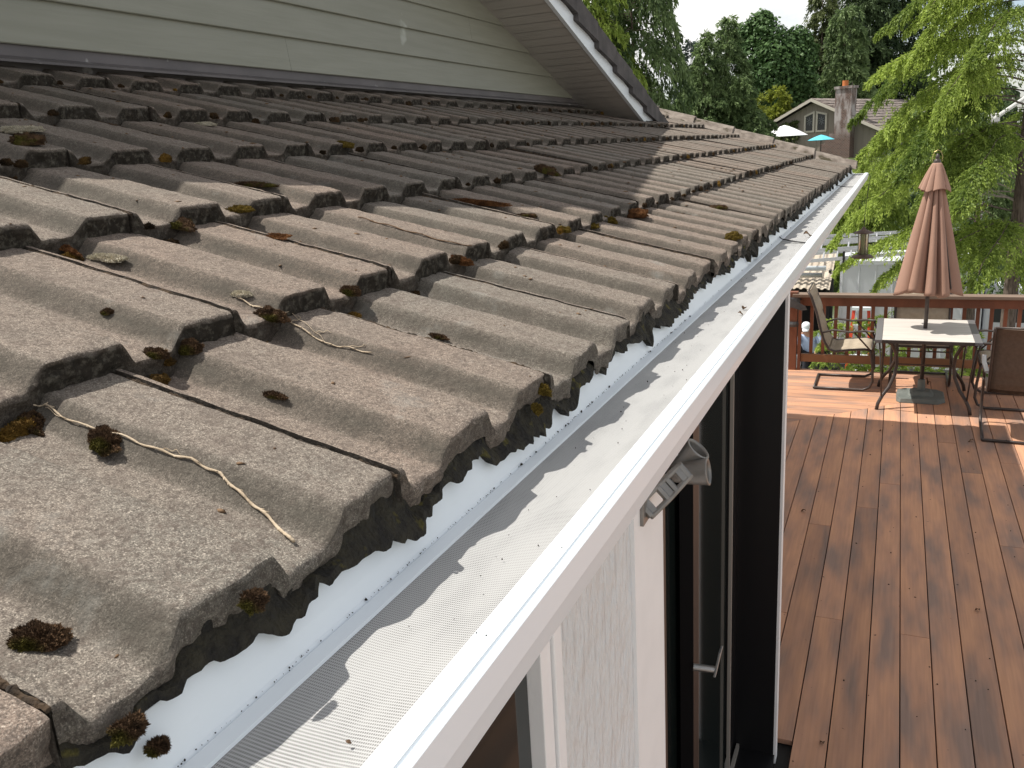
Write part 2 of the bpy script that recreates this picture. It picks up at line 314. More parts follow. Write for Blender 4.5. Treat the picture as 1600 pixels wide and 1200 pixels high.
z = N('ShaderNodeTexNoise', n); z.inputs['Scale'].default_value = 0.25; z.inputs['Detail'].default_value = 5; l.new(t.outputs['Object'], z.inputs[0]); sy = N('ShaderNodeSeparateXYZ', n); l.new(t.outputs['Object'], sy.inputs[0])
mr = N('ShaderNodeMapRange', n); mr.inputs[1].default_value = 27; mr.inputs[2].default_value = 32; l.new(sy.outputs[1], mr.inputs[0]); q = N('ShaderNodeMixRGB', n); q.inputs[2].default_value = (0.05, 0.075, 0.02, 1); l.new(mr.outputs[0], q.inputs[0]); l.new(hs.outputs[0], q.inputs[1]); l.new(q.outputs[0], b.inputs['Base Color'])
tag(terrain(), kind='structure')

# ------------------------------------------------------------------ deck (boards along the house, a mitred border of boards across at the far end)
DX0, DX1, DY1 = -0.345, 3.4, 9.88
def deck():
    mb = MB(); r = random.Random(3); pit = 0.1425; k0 = 0.2109 - 0.0685 - 4 * pit
    edge = lambda x: min(7.86 + (x + 0.823) * 0.90, 8.95) if x < 0.40 else 9.60
    for k in range(-4, 26):
        x0 = k0 + k * pit; x1 = x0 + pit - 0.0052
        ya = -1.2; x0c = max(x0, -2.6)
        if x1 < -2.6: continue
        if x0 < DX0 and x1 > DX0 - 2.2: ya = 3.35 if x0 < DX0 - 0.02 else -1.2
        cuts = [ya]; y = ya + r.uniform(0.3, 1.8)
        spec = {0: [4.4], 2: [7.61], -2: [6.04], 5: [7.215], 6: [6.03], -4: [5.66]}.get(k - 4, None)
        if spec: cuts += spec
        else:
            while y < 7.2: cuts.append(y); y += r.uniform(2.6, 4.6)
        for i, c in enumerate(cuts):
            y0 = c + 0.002; last = i == len(cuts) - 1; y1 = cuts[i + 1] - 0.002 if not last else None; tn = r.random(); z = r.uniform(-0.0006, 0.0006)
            e0, e1 = (y1, y1) if y1 else (edge(x0), edge(x1))
            T = [(x0, y0, z), (x1, y0, z), (x1, e1, z), (x0, e0, z)]; Bm = [(a, b_, z - 0.025) for a, b_, _ in T]
            mb.add(T + Bm, [(0, 1, 2, 3), (4, 7, 6, 5), (0, 4, 5, 1), (1, 5, 6, 2), (2, 6, 7, 3), (3, 7, 4, 0)], tn)
    mb.build('wooden_deck', M['decky'], bevel=0.0022).__setitem__('kind', 'structure')
    mb = MB(); y = 7.0
    while y < DY1 - 0.05:
        y0, y1 = y, min(y + 0.1365, DY1 - 0.14)
        xe = lambda yy: min((yy - 7.86) / 0.90 - 0.823, 0.395)
        tn = r.random(); x0 = -3.2
        a, c = xe(y0) - 0.004, xe(y1) - 0.004
        if yy_ok := (c > x0):
            T = [(x0, y0, -0.001), (a, y0, -0.001), (c, y1, -0.001), (x0, y1, -0.001)]; Bm = [(p, q_, s - 0.025) for p, q_, s in T]
            if y1 - y0 > 0.02: mb.add(T + Bm, [(0, 1, 2, 3), (4, 7, 6, 5), (0, 4, 5, 1), (1, 5, 6, 2), (2, 6, 7, 3), (3, 7, 4, 0)], tn)
        y += 0.1425
    mb.bb((-3.2, DY1 - 0.135, -0.026), (DX1, DY1, -0.0005), 0.8)
    mb.bb((0.402, 9.60, -0.026), (DX1, 9.74, -0.001), 0.3)
    mb.build('deck_border', M['deckx'], bevel=0.0022).__setitem__('kind', 'structure')
    mb = MB(); mb.bb((-3.2, DY1 - 0.05, -0.25), (DX1, DY1 - 0.012, -0.03)); mb.bb((-3.2, -1.2, -0.06), (DX1, DY1 - 0.06, -0.034))
    for x in (-2.5, 0, 2.5): mb.bb((x, DY1 - 0.2, -3.6), (x + 0.14, DY1 - 0.06, -0.064))
    mb.build('deck_frame', M['dark_in']).__setitem__('kind', 'structure')
deck()

# ================================================================== THE HOUSE
house = tag(empty('house', (-1.2, 3.0, 0)), 'white walled house under a mossy concrete tile roof with a long white gutter', 'house')
XE, ZE, EX, EZ, SL = -0.36, H - 0.247, 0.303, 0.099, 0.2330
PIT = 0.1635; Y0R = 0.403 - 0.009 - 6 * PIT; ROOFY = 7.86
ROOFSL = EZ / EX
def roofz(x): return ZE + (XE - x) * ROOFSL
def prof(v):
    """roll profile height for v = distance past a roll's far top corner"""
    v = np.mod(v, PIT); h = 0.0212
    k = np.array([0, 0.011, 0.058, 0.082, PIT]); w = np.array([h, 0, 0, h, h])
    r = np.interp(v, k, w)
    for d in (0.0014,): r = (r + np.interp(np.mod(v + d, PIT), k, w) + np.interp(np.mod(v - d, PIT), k, w)) / 3
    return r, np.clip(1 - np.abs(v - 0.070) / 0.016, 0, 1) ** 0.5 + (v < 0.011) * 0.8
def tiles():
    VV, FF, TI, NO, SLp, FLs = [], [], [], [], [], []; base = 0; rg = np.random.default_rng(5)
    ncourse = 8
    for c in range(ncourse):
        k = -1 if c % 2 else 0
        shift = ((c + 1) % 2) * PIT
        y = Y0R - shift
        while y < ROOFY - 0.05:
            ya, yb = y + 0.0025, min(y + 2 * PIT - 0.0025, ROOFY)
            near = y < 2.4; nv = 116 if near else 58; nu = 34 if near else 12
            vs = np.linspace(ya, yb, nv); L = EX + 0.075
            us = (1 - (1 - np.linspace(0, 1, nu)) ** 2.1) * L      # denser towards the nose
            jx, jz, jr, jt = rg.normal(0, 0.0035), rg.normal(0, 0.0013), rg.normal(0, 0.004), rg.normal(0, 0.006)
            nosex = XE - c * EX + jx; nosez = ZE - 0.0212 - 0.0 + c * EZ + jz
            U, Vv = np.meshgrid(us, vs, indexing='ij')                       # u = distance down-slope, L = nose
            pr, sl = prof(Vv - 0.403)
            X = nosex - (L - U) + jr * (Vv - ya)
            Z = nosez + (L - U) * (SL + jt) + pr + 0.0
            tn = rg.random(); thick = 0.025 if c == 0 else 0.032
            P = np.stack([X, Vv, Z], -1)
            edge = np.clip(1 - (L - U) / 0.006, 0, 1)
            flat = P.reshape(-1, 3); nb = vnoise(flat, 46) * 0.0008 + vnoise(flat, 110) * (0.0009 if near else 0)
            flat[:, 2] += nb; rag = (vnoise(flat, 75) * 0.0024 + vnoise(flat * [0, 1, 0] + c, 24) * 0.0018) * edge.ravel() ** 1.5
            flat[:, 0] += rag; flat[:, 2] -= (edge.ravel() ** 3) * 0.0018
            # nose face
            nr = 7 if near else 4; top = P[-1].copy(); rows = []
            for q in range(1, nr + 1):
                R_ = top.copy(); f = q / nr; R_[:, 2] -= f * thick; R_[:, 0] += 0.0012 - 0.007 * f
                w = vnoise(R_ + [0, 0, c * 3.1], 110) * 0.0036 + vnoise(R_, 42) * 0.0020; R_[:, 0] += w
                if q == nr: R_[:, 2] += vnoise(R_, 60) * 0.0035 + np.clip(vnoise(R_ + 5, 24), 0, 1) * (0.005 if c == 0 else 0)
                rows.append(R_)
            G = np.concatenate([P, np.stack(rows)], 0); m_ = G.shape[0]
            hgt = pr[-1] / 0.0212; no = np.zeros((m_, nv)); no[nu:] = 0.8 + 0.2 * hgt; no[nu - 1] = 0.3; no *= (0.5 if c == 0 else 1.0)  # eave noses left paler, painting in light bounced off the white gutter
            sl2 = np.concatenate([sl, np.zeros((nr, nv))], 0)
            V = G.reshape(-1, 3); i, j = np.meshgrid(np.arange(m_ - 1), np.arange(nv - 1), indexing='ij'); a = (i * nv + j).ravel() + base
            F = [np.stack([a, a + nv, a + nv + 1, a + 1], 1)]; FLs.append((i.ravel() < nu - 1))
            VV.append(V); TI.append(np.full(len(V), tn)); NO.append(no.ravel()); SLp.append(sl2.ravel()); base += len(V)
            # sides of the slab (joint faces)
            for jj, sgn in ((0, -1), (nv - 1, 1)):
                S0 = G[:nu, jj]; S1 = S0.copy(); S1[:, 2] -= 0.030; V = np.concatenate([S0, S1]); a = np.arange(nu - 1) + base
                F.append(np.stack([a, a + 1, a + nu + 1, a + nu], 1) if sgn > 0 else np.stack([a, a + nu, a + nu + 1, a + 1], 1))
                FLs.append(np.zeros(nu - 1, bool)); VV.append(V); TI.append(np.full(len(V), tn)); NO.append(np.full(len(V), 0.9)); SLp.append(np.zeros(len(V))); base += len(V)
            FF += F; y += 2 * PIT
    return np.concatenate(VV), np.concatenate(FF), np.concatenate(TI), np.concatenate(NO), np.concatenate(SLp), np.concatenate(FLs)
tv, tf, tt, tnose, tsl, tsm = tiles()
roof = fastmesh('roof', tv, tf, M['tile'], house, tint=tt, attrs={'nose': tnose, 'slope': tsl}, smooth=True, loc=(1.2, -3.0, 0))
roof.data.polygons.foreach_set('use_smooth', tsm)
BV = BVHTree.FromPolygons([tuple(q) for q in tv.tolist()], [tuple(q) for q in tf.tolist()])
def hit(px, py):
    d = ray(px, py).normalized(); r = BV.ray_cast(C0, d); return r[0], r[1]
def drop(x, y):
    r = BV.ray_cast(Vector((x, y, H + 1.5)), Vector((0, 0, -1))); return r[0], r[1]
# joint filler below the seams and the dark deck under all the tiles
mb = MB(); x1 = XE - 8 * EX - 0.3
mb.prism([(XE - 0.03, ZE - 0.075), (XE - 0.03, ZE - 0.085), (x1, roofz(x1) - 0.105), (x1, roofz(x1) - 0.085)], lambda u, v, t: (u, t, v), -0.7, ROOFY - 0.02)
mb.build('roof_underlay', M['dirt'], house)
mb = MB(); rr = random.Random(8)
for c in range(7):                                                    # mossy dirt packed in each seam
    y = Y0R - ((c + 1) % 2) * PIT
    while y < 5:
        a = XE - c * EX; P, R_ = [], []; full = rr.random() < 0.6; x = a - 0.004; st = 0.003 if y < 1.2 else 0.006; g = 0
        while x > a - EX - 0.01:
            g = 0.75 * g + rr.uniform(-0.0012, 0.0012); z = ZE - 0.0 + c * EZ + (a - x) * SL - (0.0030 if full else 0.0052) + g * 0.7; P.append((x, y + g * 0.35, z)); R_.append(0.0024 + rr.uniform(-0.0009, 0.0010)); x -= st
        mb.tube(P, R_, 6); y += 2 * PIT
sd_ = mb.build('seam_dirt', noisy('seam_moss', (0.018, 0.013, 0.009), (0.07, 0.043, 0.022), 90, 1.0, bump=0.8, bscale=300), house); sd_['kind'] = 'stuff'

# ridge pieces capping the far edge
mb = MB(); k = 0; s = 0.0; r = random.Random(4)
while s < 2.3:
    x0 = XE + 0.04 - s; x1 = x0 - 0.40
    z0, z1 = roofz(x0) + 0.048, roofz(x1) + 0.030
    if k == 0: z0 -= 0.01
    P0, P1 = [], []
    for i in range(13):
        a = -1.0 + 2 * i / 12; yy = a * 0.125; dz = -abs(a) ** 1.6 * 0.062
        P0.append((x0 + r.uniform(-.002, .002), ROOFY - 0.02 + yy, z0 + dz)); P1.append((x1, ROOFY - 0.02 + yy * 0.92, z1 + dz))
    N0 = [(p[0] - 0.003, p[1], p[2] - 0.022) for p in P0]
    mb.grid([N0, P0, P1], r.random()); s += 0.335; k += 1
mb.build('ridge_caps', M['dark_tile'] if False else noisy('ridge_cap_concrete', (0.13, 0.105, 0.085), (0.26, 0.22, 0.185), 16, 0.95, bump=0.7, bscale=120, c3=(0.05, 0.04, 0.02), s3=12, f3=(0.55, 0.65)), house, smooth=False)
mb = MB(); mb.prism([(XE + 0.0, ZE - 0.10), (XE, ZE - 0.03), (-2.9, roofz(-2.9) - 0.03), (-2.9, roofz(-2.9) - 0.14)], lambda u, v, t: (u, t, v), ROOFY - 0.01, ROOFY + 0.02)
mb.build('far_barge_board', M['white'], house)

# gutter: formed front, folded edge, mesh guard panels, apron
GE = 8.06
def gz(h): return H - h
pf = [(-0.2592, 0.3312), (-0.2592, 0.3292), (-0.2415, 0.3288), (-0.2402, 0.3312), (-0.2388, 0.3306), (-0.2360, 0.3312), (-0.2340, 0.3330), (-0.2345, 0.3600), (-0.2362, 0.3625), (-0.2432, 0.3905), (-0.249, 0.3945), (-0.28, 0.412), (-0.30, 0.455), (-0.372, 0.458), (-0.372, 0.34), (-0.369, 0.34), (-0.369, 0.454), (-0.302, 0.451), (-0.283, 0.409), (-0.25, 0.389), (-0.2400, 0.36), (-0.2400, 0.3345), (-0.2592, 0.3335)]
ys = np.linspace(-0.6, GE, 40)
def wob(y): return 0.0022 * math.sin(y * 1.3 + 0.6) * min(1, max(0, y - 1) / 2), 0.0016 * math.sin(y * 0.9 + 2) * min(1, max(0, y - 1) / 2)
mb = MB(); mb.grid([[(u + wob(y)[0], y, gz(h) + wob(y)[1]) for u, h in pf] for y in ys], close=True)
mb.f += [tuple(range(len(pf)))[::-1]]; mb.prism([(u, h) for u, h in pf[6:14]] + [(-0.372, 0.333)], lambda u, v, t: (u, t, gz(v)), GE - 0.004, GE + 0.001)
gut = mb.build('gutter', M['white'], house, bevel=0)
for a, b_ in ((-0.6, 2.93), (2.936, 6.02), (6.028, GE - 0.02)):
    mb = MB(); P = []
    for y in np.linspace(a, b_, 14):
        w0, w1 = wob(y); P.append([(-0.3470 + w0, y, gz(0.3312) + w1), (-0.3456 + w0, y, gz(0.3322) + w1), (-0.318 + w0, y, gz(0.3345) + w1), (-0.285 + w0, y, gz(0.3345) + w1), (-0.2585 + w0, y, gz(0.3322) + w1)])
    mb.grid(P); mb.build('gutter_guard', M['guard'], gut)
mb = MB(); mb.grid([[(u, y, gz(h)) for u, h in ((-0.3440, 0.3318), (-0.3445, 0.3290), (-0.3560, 0.3272), (-0.3572, 0.3285), (-0.3600, 0.3255), (-0.364, 0.312), (-0.372, 0.292), (-0.386, 0.283), (-0.40, 0.285))] for y in np.linspace(-0.6, GE - 0.02, 30)])
mb.build('apron_flashing', M['white'], gut)
for y, x in ((2.93, 0), (6.02, 0)): mb = MB(); mb.tube([(-0.357, y + 0.10, gz(0.3240)), (-0.347, y + 0.07, gz(0.3285)), (-0.30, y + 0.02, gz(0.3320)), (-0.262, y - 0.03, gz(0.3305))], 0.0022, 5); mb.build('guard_joint', M['black'], gut)
# eave debris: felt and moss hanging below the first course
ysn = np.arange(-0.5, ROOFY, 0.0035); q = np.stack([ysn, ysn * 0, ysn * 0 + 3], 1); n1, n2, n3 = vnoise(q, 7), vnoise(q + 7, 30), vnoise(q + 11, 120); pr_, _ = prof(ysn - 0.403); P = []
for i, y in enumerate(ysn):
    hb = 0.2955 + 0.007 * n1[i] + 0.016 * max(0, n2[i]) ** 2 * 1.5 + 0.008 * min(0, n2[i]) + 0.0042 * n3[i] * (0.4 + abs(n1[i])); hb = max(0.286, min(hb, 0.320)); xx = -0.3635 + 0.003 * n2[i] + 0.002 * n3[i]; zt = ZE - 0.0212 + pr_[i] - 0.013
    P.append([(-0.40, y, zt), (xx - 0.009, y, zt - 0.002), (xx - 0.008 + 0.003 * n1[i], y, (zt + gz(hb)) / 2 + 0.003), (xx + 0.003 + 0.005 * n1[i], y, gz(hb - 0.006)), (xx + 0.005 + 0.005 * n1[i], y, gz(hb)), (xx - 0.006, y, gz(hb - 0.002)), (xx - 0.022, y, gz(hb - 0.006))])
mb = MB(); mb.grid(P); mb.build('eave_felt', M['dirt'], house)
# soffit board and fascia behind the gutter
mb = MB(); mb.bb((-0.395, -0.7, gz(0.46)), (-0.3735, GE - 0.1, gz(0.30))); mb.build('fascia', M['whitetrim'], house)
mb = MB(); mb.bb((-2.9, 3.27, gz(0.47)), (-0.396, GE - 0.1, gz(0.455))); mb.build('soffit', M['soffit'], house)

# gable wall with lap siding above the tiles
XG = -2.0; zs0 = H + 0.164 * 2.0; LAP = 0.1125
AP, APZ = 2.0, 2.117 + H - 0.32 * 2.0
def rake(y): return APZ - 0.32 * (y - AP) if y > AP else APZ - 0.78 * (AP - y)
mb = MB(); k = 0
while True:
    z0 = zs0 + k * LAP; z1 = z0 + LAP
    yhi = (APZ - z0) / 0.32 + AP; ylo = AP - (APZ - z0) / 0.78
    if z0 > APZ - 0.02: break
    ylo = max(ylo, -1.5); cuts = [ylo] + ([2.62] if k == 0 else [1.1, 4.1] if k == 2 else [0.4] if k == 1 else []) + [yhi]
    cuts = [c for c in cuts if ylo <= c <= yhi]
    for a, b_ in zip(cuts[:-1], cuts[1:]):
        mb.prism([(0, z0), (0.0125, z0 - 0.001), (0.0145, z0 + 0.0015), (0.002, z1), (-0.01, z1)], lambda u, v, t: (XG + u, t, v), a + 0.0006, b_ - 0.0006)
    k += 1
gw = mb.build('gable_wall', M['siding'], house)
mb = MB(); mb.prism([(0, zs0 + 0.01), (0.004, zs0 + 0.01), (0.006, zs0 - 0.028), (0.05, zs0 - 0.042), (0.05, zs0 - 0.048), (0, zs0 - 0.04)], lambda u, v, t: (XG + u, t, v), -1.5, 6.35)
mb.bb((XG - 0.02, -1.5, zs0 - 0.2), (XG - 0.001, 6.35, zs0 + 0.02)); mb.build('base_flashing', M['flash'], house)
# overhanging gable roof
XO = -1.645
def slab(ya, yb, d0, d1, xa, xb):   # between rake offsets d0..d1
    return [[(xa, ya, rake(ya) + d0), (xb, ya, rake(ya) + d0), (xb, ya, rake(ya) + d1), (xa, ya, rake(ya) + d1)], [(xa, yb, rake(yb) + d0), (xb, yb, rake(yb) + d0), (xb, yb, rake(yb) + d1), (xa, yb, rake(yb) + d1)]]
YEND = 6.50
for nm, mt, d0, d1, xa, xb in (('gable_soffit', 'soffit', -0.004, 0.012, -5.0, XO - 0.0225), ('gable_roof_deck', 'dark_tile', 0.013, 0.03, -5.0, XO - 0.03)):
    mb = MB()
    for a, b_ in ((-0.6, AP), (AP, YEND)): mb.grid(slab(a, b_, d0, d1, xa, xb), close=True)
    mb.build(nm, M[mt], house)
mb = MB()
y = AP
while y < YEND:                                                       # soffit boards run out from the wall
    mb.grid(slab(y + 0.003, min(y + 0.088, YEND), -0.0075, -0.0045, -2.05, XO - 0.023), close=True); y += 0.09
mb.build('soffit_boards', M['soffit'], house)
mb = MB()
for a, b_ in ((-0.6, AP), (AP, YEND + 0.03)): mb.grid(slab(a, b_, -0.012, 0.072, XO - 0.022, XO), close=True)
mb.build('barge_board', M['white'], house)
mb = MB(); r = random.Random(6); y = AP - 0.1
while y < YEND + 0.1:
    ln = 0.345; a, b_ = y, y + ln - 0.001; jt_ = r.uniform(-0.002, 0.002)
    def zz(yy, d): return APZ - 0.32 * (yy - AP) + d
    for (xa, xb, t0) in ((XO - 0.14, XO + 0.030, 0.0), (XO - 3.2, XO - 0.141, 0.06)):
        V = [(xa, a, zz(a, 0.074 + t0)), (xb, a, zz(a, 0.040 + t0)), (xb, b_, zz(b_, 0.078 + t0)), (xa, b_, zz(b_, 0.078 + t0)),
             (xa, a, zz(a, 0.166)), (xb + jt_, a, zz(a, 0.166)), (xb + jt_, b_, zz(b_, 0.178)), (xa, b_, zz(b_, 0.178))]
        mb.add(V, [(0, 3, 2, 1), (4, 5, 6, 7), (0, 1, 5, 4), (1, 2, 6, 5), (2, 3, 7, 6), (3, 0, 4, 7)], r.random())
    y += ln
y = AP + 0.1
while y > -0.8:                                                       # the other pitch
    ln = 0.345; b_, a = y, y - ln; z0, z1 = rake(min(a, AP)) + 0.03, rake(min(b_, AP)) + 0.03
    V = [(XO - 3.2, a, z0), (XO + 0.03, a, z0), (XO + 0.03, b_, z1), (XO - 3.2, b_, z1)]; V += [(p, q_, s + 0.1) for p, q_, s in V]
    mb.add(V, [(0, 3, 2, 1), (4, 5, 6, 7), (0, 1, 5, 4), (1, 2, 6, 5), (2, 3, 7, 6), (3, 0, 4, 7)], r.random()); y -= ln
mb.build('gable_roof', M['dark_tile'], house)
# body behind the gable so no light leaks through, and the lower walls
mb = MB(); mb.bb((-5.5, -1.6, 0.0), (-0.62, 3.2, H - 0.52)); mb.build('inner_wall', M['dark_in'], house)
XW = -0.342
mb = MB(); mb.bb((XW - 0.03, 0.833, -0.05), (XW - 0.006, 1.165, gz(0.44))); mb.bb((XW - 0.03, -1.6, 2.12), (XW - 0.006, 0.833, gz(0.44))); mb.bb((XW - 0.03, -1.6, -0.05), (XW - 0.006, 0.833, 0.85))
mb.bb((XW - 0.03, 1.345, 2.10), (XW - 0.006, 3.24, gz(0.44))); mb.bb((-3.0, 3.215, -0.05), (XW - 0.03, 3.245, gz(0.45)))
wall = mb.build('wall', M['whitewall'], house)
mb = MB(); mb.bb((XW - 0.02, 1.165, -0.02), (XW, 1.343, gz(0.43))); mb.build('door_casing', M['whitetrim'], house)
mb = MB(); mb.bb((XW - 0.010, 3.208, -0.02), (XW, 3.262, gz(0.43))); mb.build('corner_board', M['whitetrim'], house)
mb = MB(); mb.bb((XW - 0.025, 0.776, 0.80), (XW + 0.002, 0.806, 2.16)); mb.bb((XW - 0.025, 0.8085, 0.80), (XW + 0.006, 0.8325, 2.16)); mb.bb((XW - 0.025, -1.2, 0.80), (XW + 0.002, 0.775, 0.87)); mb.bb((XW - 0.025, -1.2, 2.09), (XW + 0.002, 0.775, 2.16))
wf = mb.build('window', M['whitetrim'], house, bevel=0.0015)
mb = MB(); mb.bb((XW - 0.02, -1.2, 0.871), (XW - 0.016, 0.774, 2.089)); mb.build('window_pane', M['glass'], wf)
mb = MB(); mb.bb((XW - 0.2, -1.2, 0.8), (XW - 0.19, 0.3, 2.09)); mb.bb((XW - 0.12, 0.55, 0.8), (XW - 0.10, 0.77, 2.09)); mb.build('blind', mat('dark_blind', (0.02, 0.022, 0.018), 0.8)[0], wf)
# sliding door in its recess
XD = -0.50
mb = MB(); mb.bb((XD - 0.02, 1.345, 2.02), (XW + 0.003, 3.205, 2.10)); mb.bb((XD - 0.02, 1.345, 0.0), (XW - 0.004, 1.375, 2.019)); mb.bb((XD - 0.06, 3.205, 0.0), (XW - 0.0115, 3.2375, 2.019)); mb.bb((XD - 0.06, 1.376, 0.0), (XW - 0.005, 3.214, 0.022))
mb.bb((XD - 0.045, 1.376, 0.03), (XD - 0.015, 1.47, 2.019)); mb.bb((XD - 0.045, 3.12, 0.03), (XD - 0.015, 3.214, 2.019))
door = mb.build('sliding_door', M['black'], house)
mb = MB(); mb.bb((XW - 0.038, 1.3755, 0.42), (XW - 0.030, 1.384, 1.99)); mb.bb((XD + 0.014, 2.305, 0.45), (XD + 0.019, 2.311, 1.995)); mb.bb((XD + 0.02, 2.0, 2.0), (XD + 0.05, 3.2, 2.018)); mb.build('weatherstrip', M['copper'], door)
mb = MB(); mb.bb((XD + 0.0, 2.93, 0.03), (XD + 0.012, 2.945, 2.01)); mb.bb((XD - 0.004, 1.4, 0.0225), (XD + 0.008, 3.2, 0.045)); mb.bb((XD - 0.03, 1.4, 0.0225), (XD - 0.02, 3.2, 0.04)); mb.build('door_track', M['greystrip'], door)
mb = MB(); mb.bb((XD - 0.012, 2.32, 0.12), (XD - 0.007, 2.93, 2.0)); mb.bb((XD - 0.040, 1.48, 0.12), (XD - 0.035, 2.30, 2.0)); mb.build('door_pane', M['glass'], door)
mb = MB(); mb.bb((XD - 0.02, 2.23, 0.03), (XD + 0.02, 2.304, 2.01)); mb.bb((XD - 0.02, 2.32, 0.03), (XD + 0.01, 2.93, 0.119)); mb.build('door_leaf', M['black'], door)
hb = onX(1104, 1046, XD + 0.06)
mb = MB(); mb.tube([(XD + 0.02, hb.y, hb.z), (XD + 0.083, hb.y + 0.012, hb.z - 0.004)], 0.011, 10); Q = Matrix.Rotation(0.5, 3, 'X')
mb.prism([(-0.010, -0.018), (0.010, -0.018), (0.017, 0.05), (0.010, 0.058), (-0.018, 0.052)], lambda u, v, t: (XD + 0.083 + t + v * 0.16, hb.y + 0.012 + u + v * 0.45, hb.z + v), 0, 0.007)
mb.build('door_handle', M['satin'], door, bevel=0.001)

# flag pole holder on the casing
fh = tag(empty('flag_holder', (XW, 1.22, 1.99)), 'grey cast metal two-socket flag pole holder screwed to the white door casing', 'flag holder')
mb = MB(); base = Vector((XW + 0.004, 1.215, 1.992)); tip = onY(1072, 733, 1.30)
d = (tip - base).normalized(); up = d.cross(Vector((0.3, -0.9, 0.25))).normalized(); side = d.cross(up).normalized()
mb.bb((XW, 1.198, 1.972), (XW + 0.006, 1.232, 2.012)); L = (tip - base).length
# arm: a web with slots left open between cross pieces
for f0, f1 in ((0.0, 0.16), (0.40, 0.56), (0.80, 1.0)): mb.prism([(f0, -0.013), (f1, -0.013), (f1, 0.013), (f0, 0.013)], lambda u, v, q: tuple(base + d * L * u + up * v + side * q), -0.004, 0.004)
for s_ in (-1, 1): mb.tube([base + up * 0.013 * s_, base + d * L * 0.45 + up * 0.014 * s_, tip + up * 0.012 * s_], 0.0055, 6)
for f_ in (0.02, 0.42, 0.62, 0.95): mb.tube([base + d * L * f_ - up * 0.013, base + d * L * f_ + up * 0.013], 0.0065, 6)
mb.build('bracket_arm', M['alu'], fh, bevel=0.001)
mb = MB(); mb.lathe([(0.0, 0.0), (0.010, 0.001), (0.012, 0.006), (0.006, 0.012), (0.0, 0.014)], base + d * L * 0.62 + side * 0.004, 12, axis=side.to_track_quat('Z', 'Y').to_matrix() if True else None); mb.build('bolt', M['satin'], fh, smooth=True)
def sock(px, py, ax, ay, tw, ln, rr_, dep=1.44):
    c_ = C0 + ray(px, py) * (dep / FPX); dv = (RT * ax - DN * ay).normalized() * math.sqrt(1 - tw * tw) - FW * tw; q = dv.to_track_quat('Z', 'Y').to_matrix(); ca = c_ - dv * ln
    mb = MB(); mb.lathe([(0.0, -0.004), (rr_ * 0.62, -0.002), (rr_ * 0.80, ln * 0.3), (rr_ * 0.97, ln * 0.97), (rr_, ln), (rr_ - 0.0035, ln + 0.001), (rr_ * 0.80, ln - 0.004), (rr_ * 0.62, ln * 0.3), (0, ln * 0.25)], ca, 28, axis=q)
    mb.build('socket', M['alu'], fh, smooth=True)
sock(1091, 701, 0.62, 0.78, 0.45, 0.066, 0.0235); sock(1107, 737, 0.97, 0.10, 0.40, 0.058, 0.0235, 1.42)
mb = MB(); Lx = onY(1058, 712, 1.32); mb.tube([Lx, Lx + Vector((-0.01, 0, 0.012)), Lx + Vector((-0.004, 0.002, 0.02))], 0.003, 6); mb.build('wing_screw', M['satin'], fh)

# ================================================================== ON THE DECK
TILT = 0
def railing():
    t = tag(empty('deck_railing', (0, DY1 - 0.06, 0)), 'red stained wooden railing with a weathered cap along the far edge of the deck', 'railing')
    yb = DY1 - 0.03
    mb = MB(); mb.bb((-1.0, yb - 0.075, 0.835), (3.4, yb + 0.075, 0.87)); mb.build('cap_rail', M['capwood'], t, bevel=0.004)
    mb = MB(); mb.bb((-0.96, yb - 0.02, 0.735), (3.4, yb + 0.02, 0.8345)); mb.build('top_rail', M['redwood'], t, bevel=0.003)
    mb = MB(); mb.bb((-0.90, yb - 0.02, 0.095), (3.4, yb + 0.02, 0.185)); mb.build('bottom_rail', M['tanwood'], t, bevel=0.003)
    mb = MB(); mb.bb((-1.035, yb - 0.05, -0.01), (-0.945, yb + 0.04, 0.89)); mb.build('post', M['redwood'], t, bevel=0.003)
    mb = MB(); mb.bb((-0.935, yb - 0.045, 0.0), (-0.902, yb + 0.03, 0.80)); mb.build('post', M['redwood'], t, bevel=0.003)
    r = random.Random(2); x = -0.815
    while x < 3.35:
        mb = MB(); mb.bb((x, yb + 0.0205, 0.12), (x + 0.036, yb + 0.056, 0.80), r.random()); mb.build('baluster', M['redwood'], t, bevel=0.002); x += 0.1255
    for z0, z1, w in ((0.72, 0.835, 0.06), (0.50, 0.56, 0.055)):
        mb = MB(); mb.grid([[(-0.99 + (w + a) * math.cos(u) * 1.05, yb - 0.005 + (w + a) * math.sin(u) * 1.05, zz_) for u in np.linspace(0, 2 * math.pi, 13)] for zz_, a in ((z0, 0.012), ((z0 + z1) / 2, 0.018), (z1, 0.009))]); mb.build('tape_wrap', M['tape'], t)
    mb = MB(); mb.prism([(-1.04, 0.84), (-0.86, 0.74), (-0.84, 0.70), (-0.90, 0.69), (-1.05, 0.74)], lambda u, v, q: (u, q, v), yb - 0.085, yb - 0.079)
    mb.build('tape_wrap', M['tape'], t)
railing()

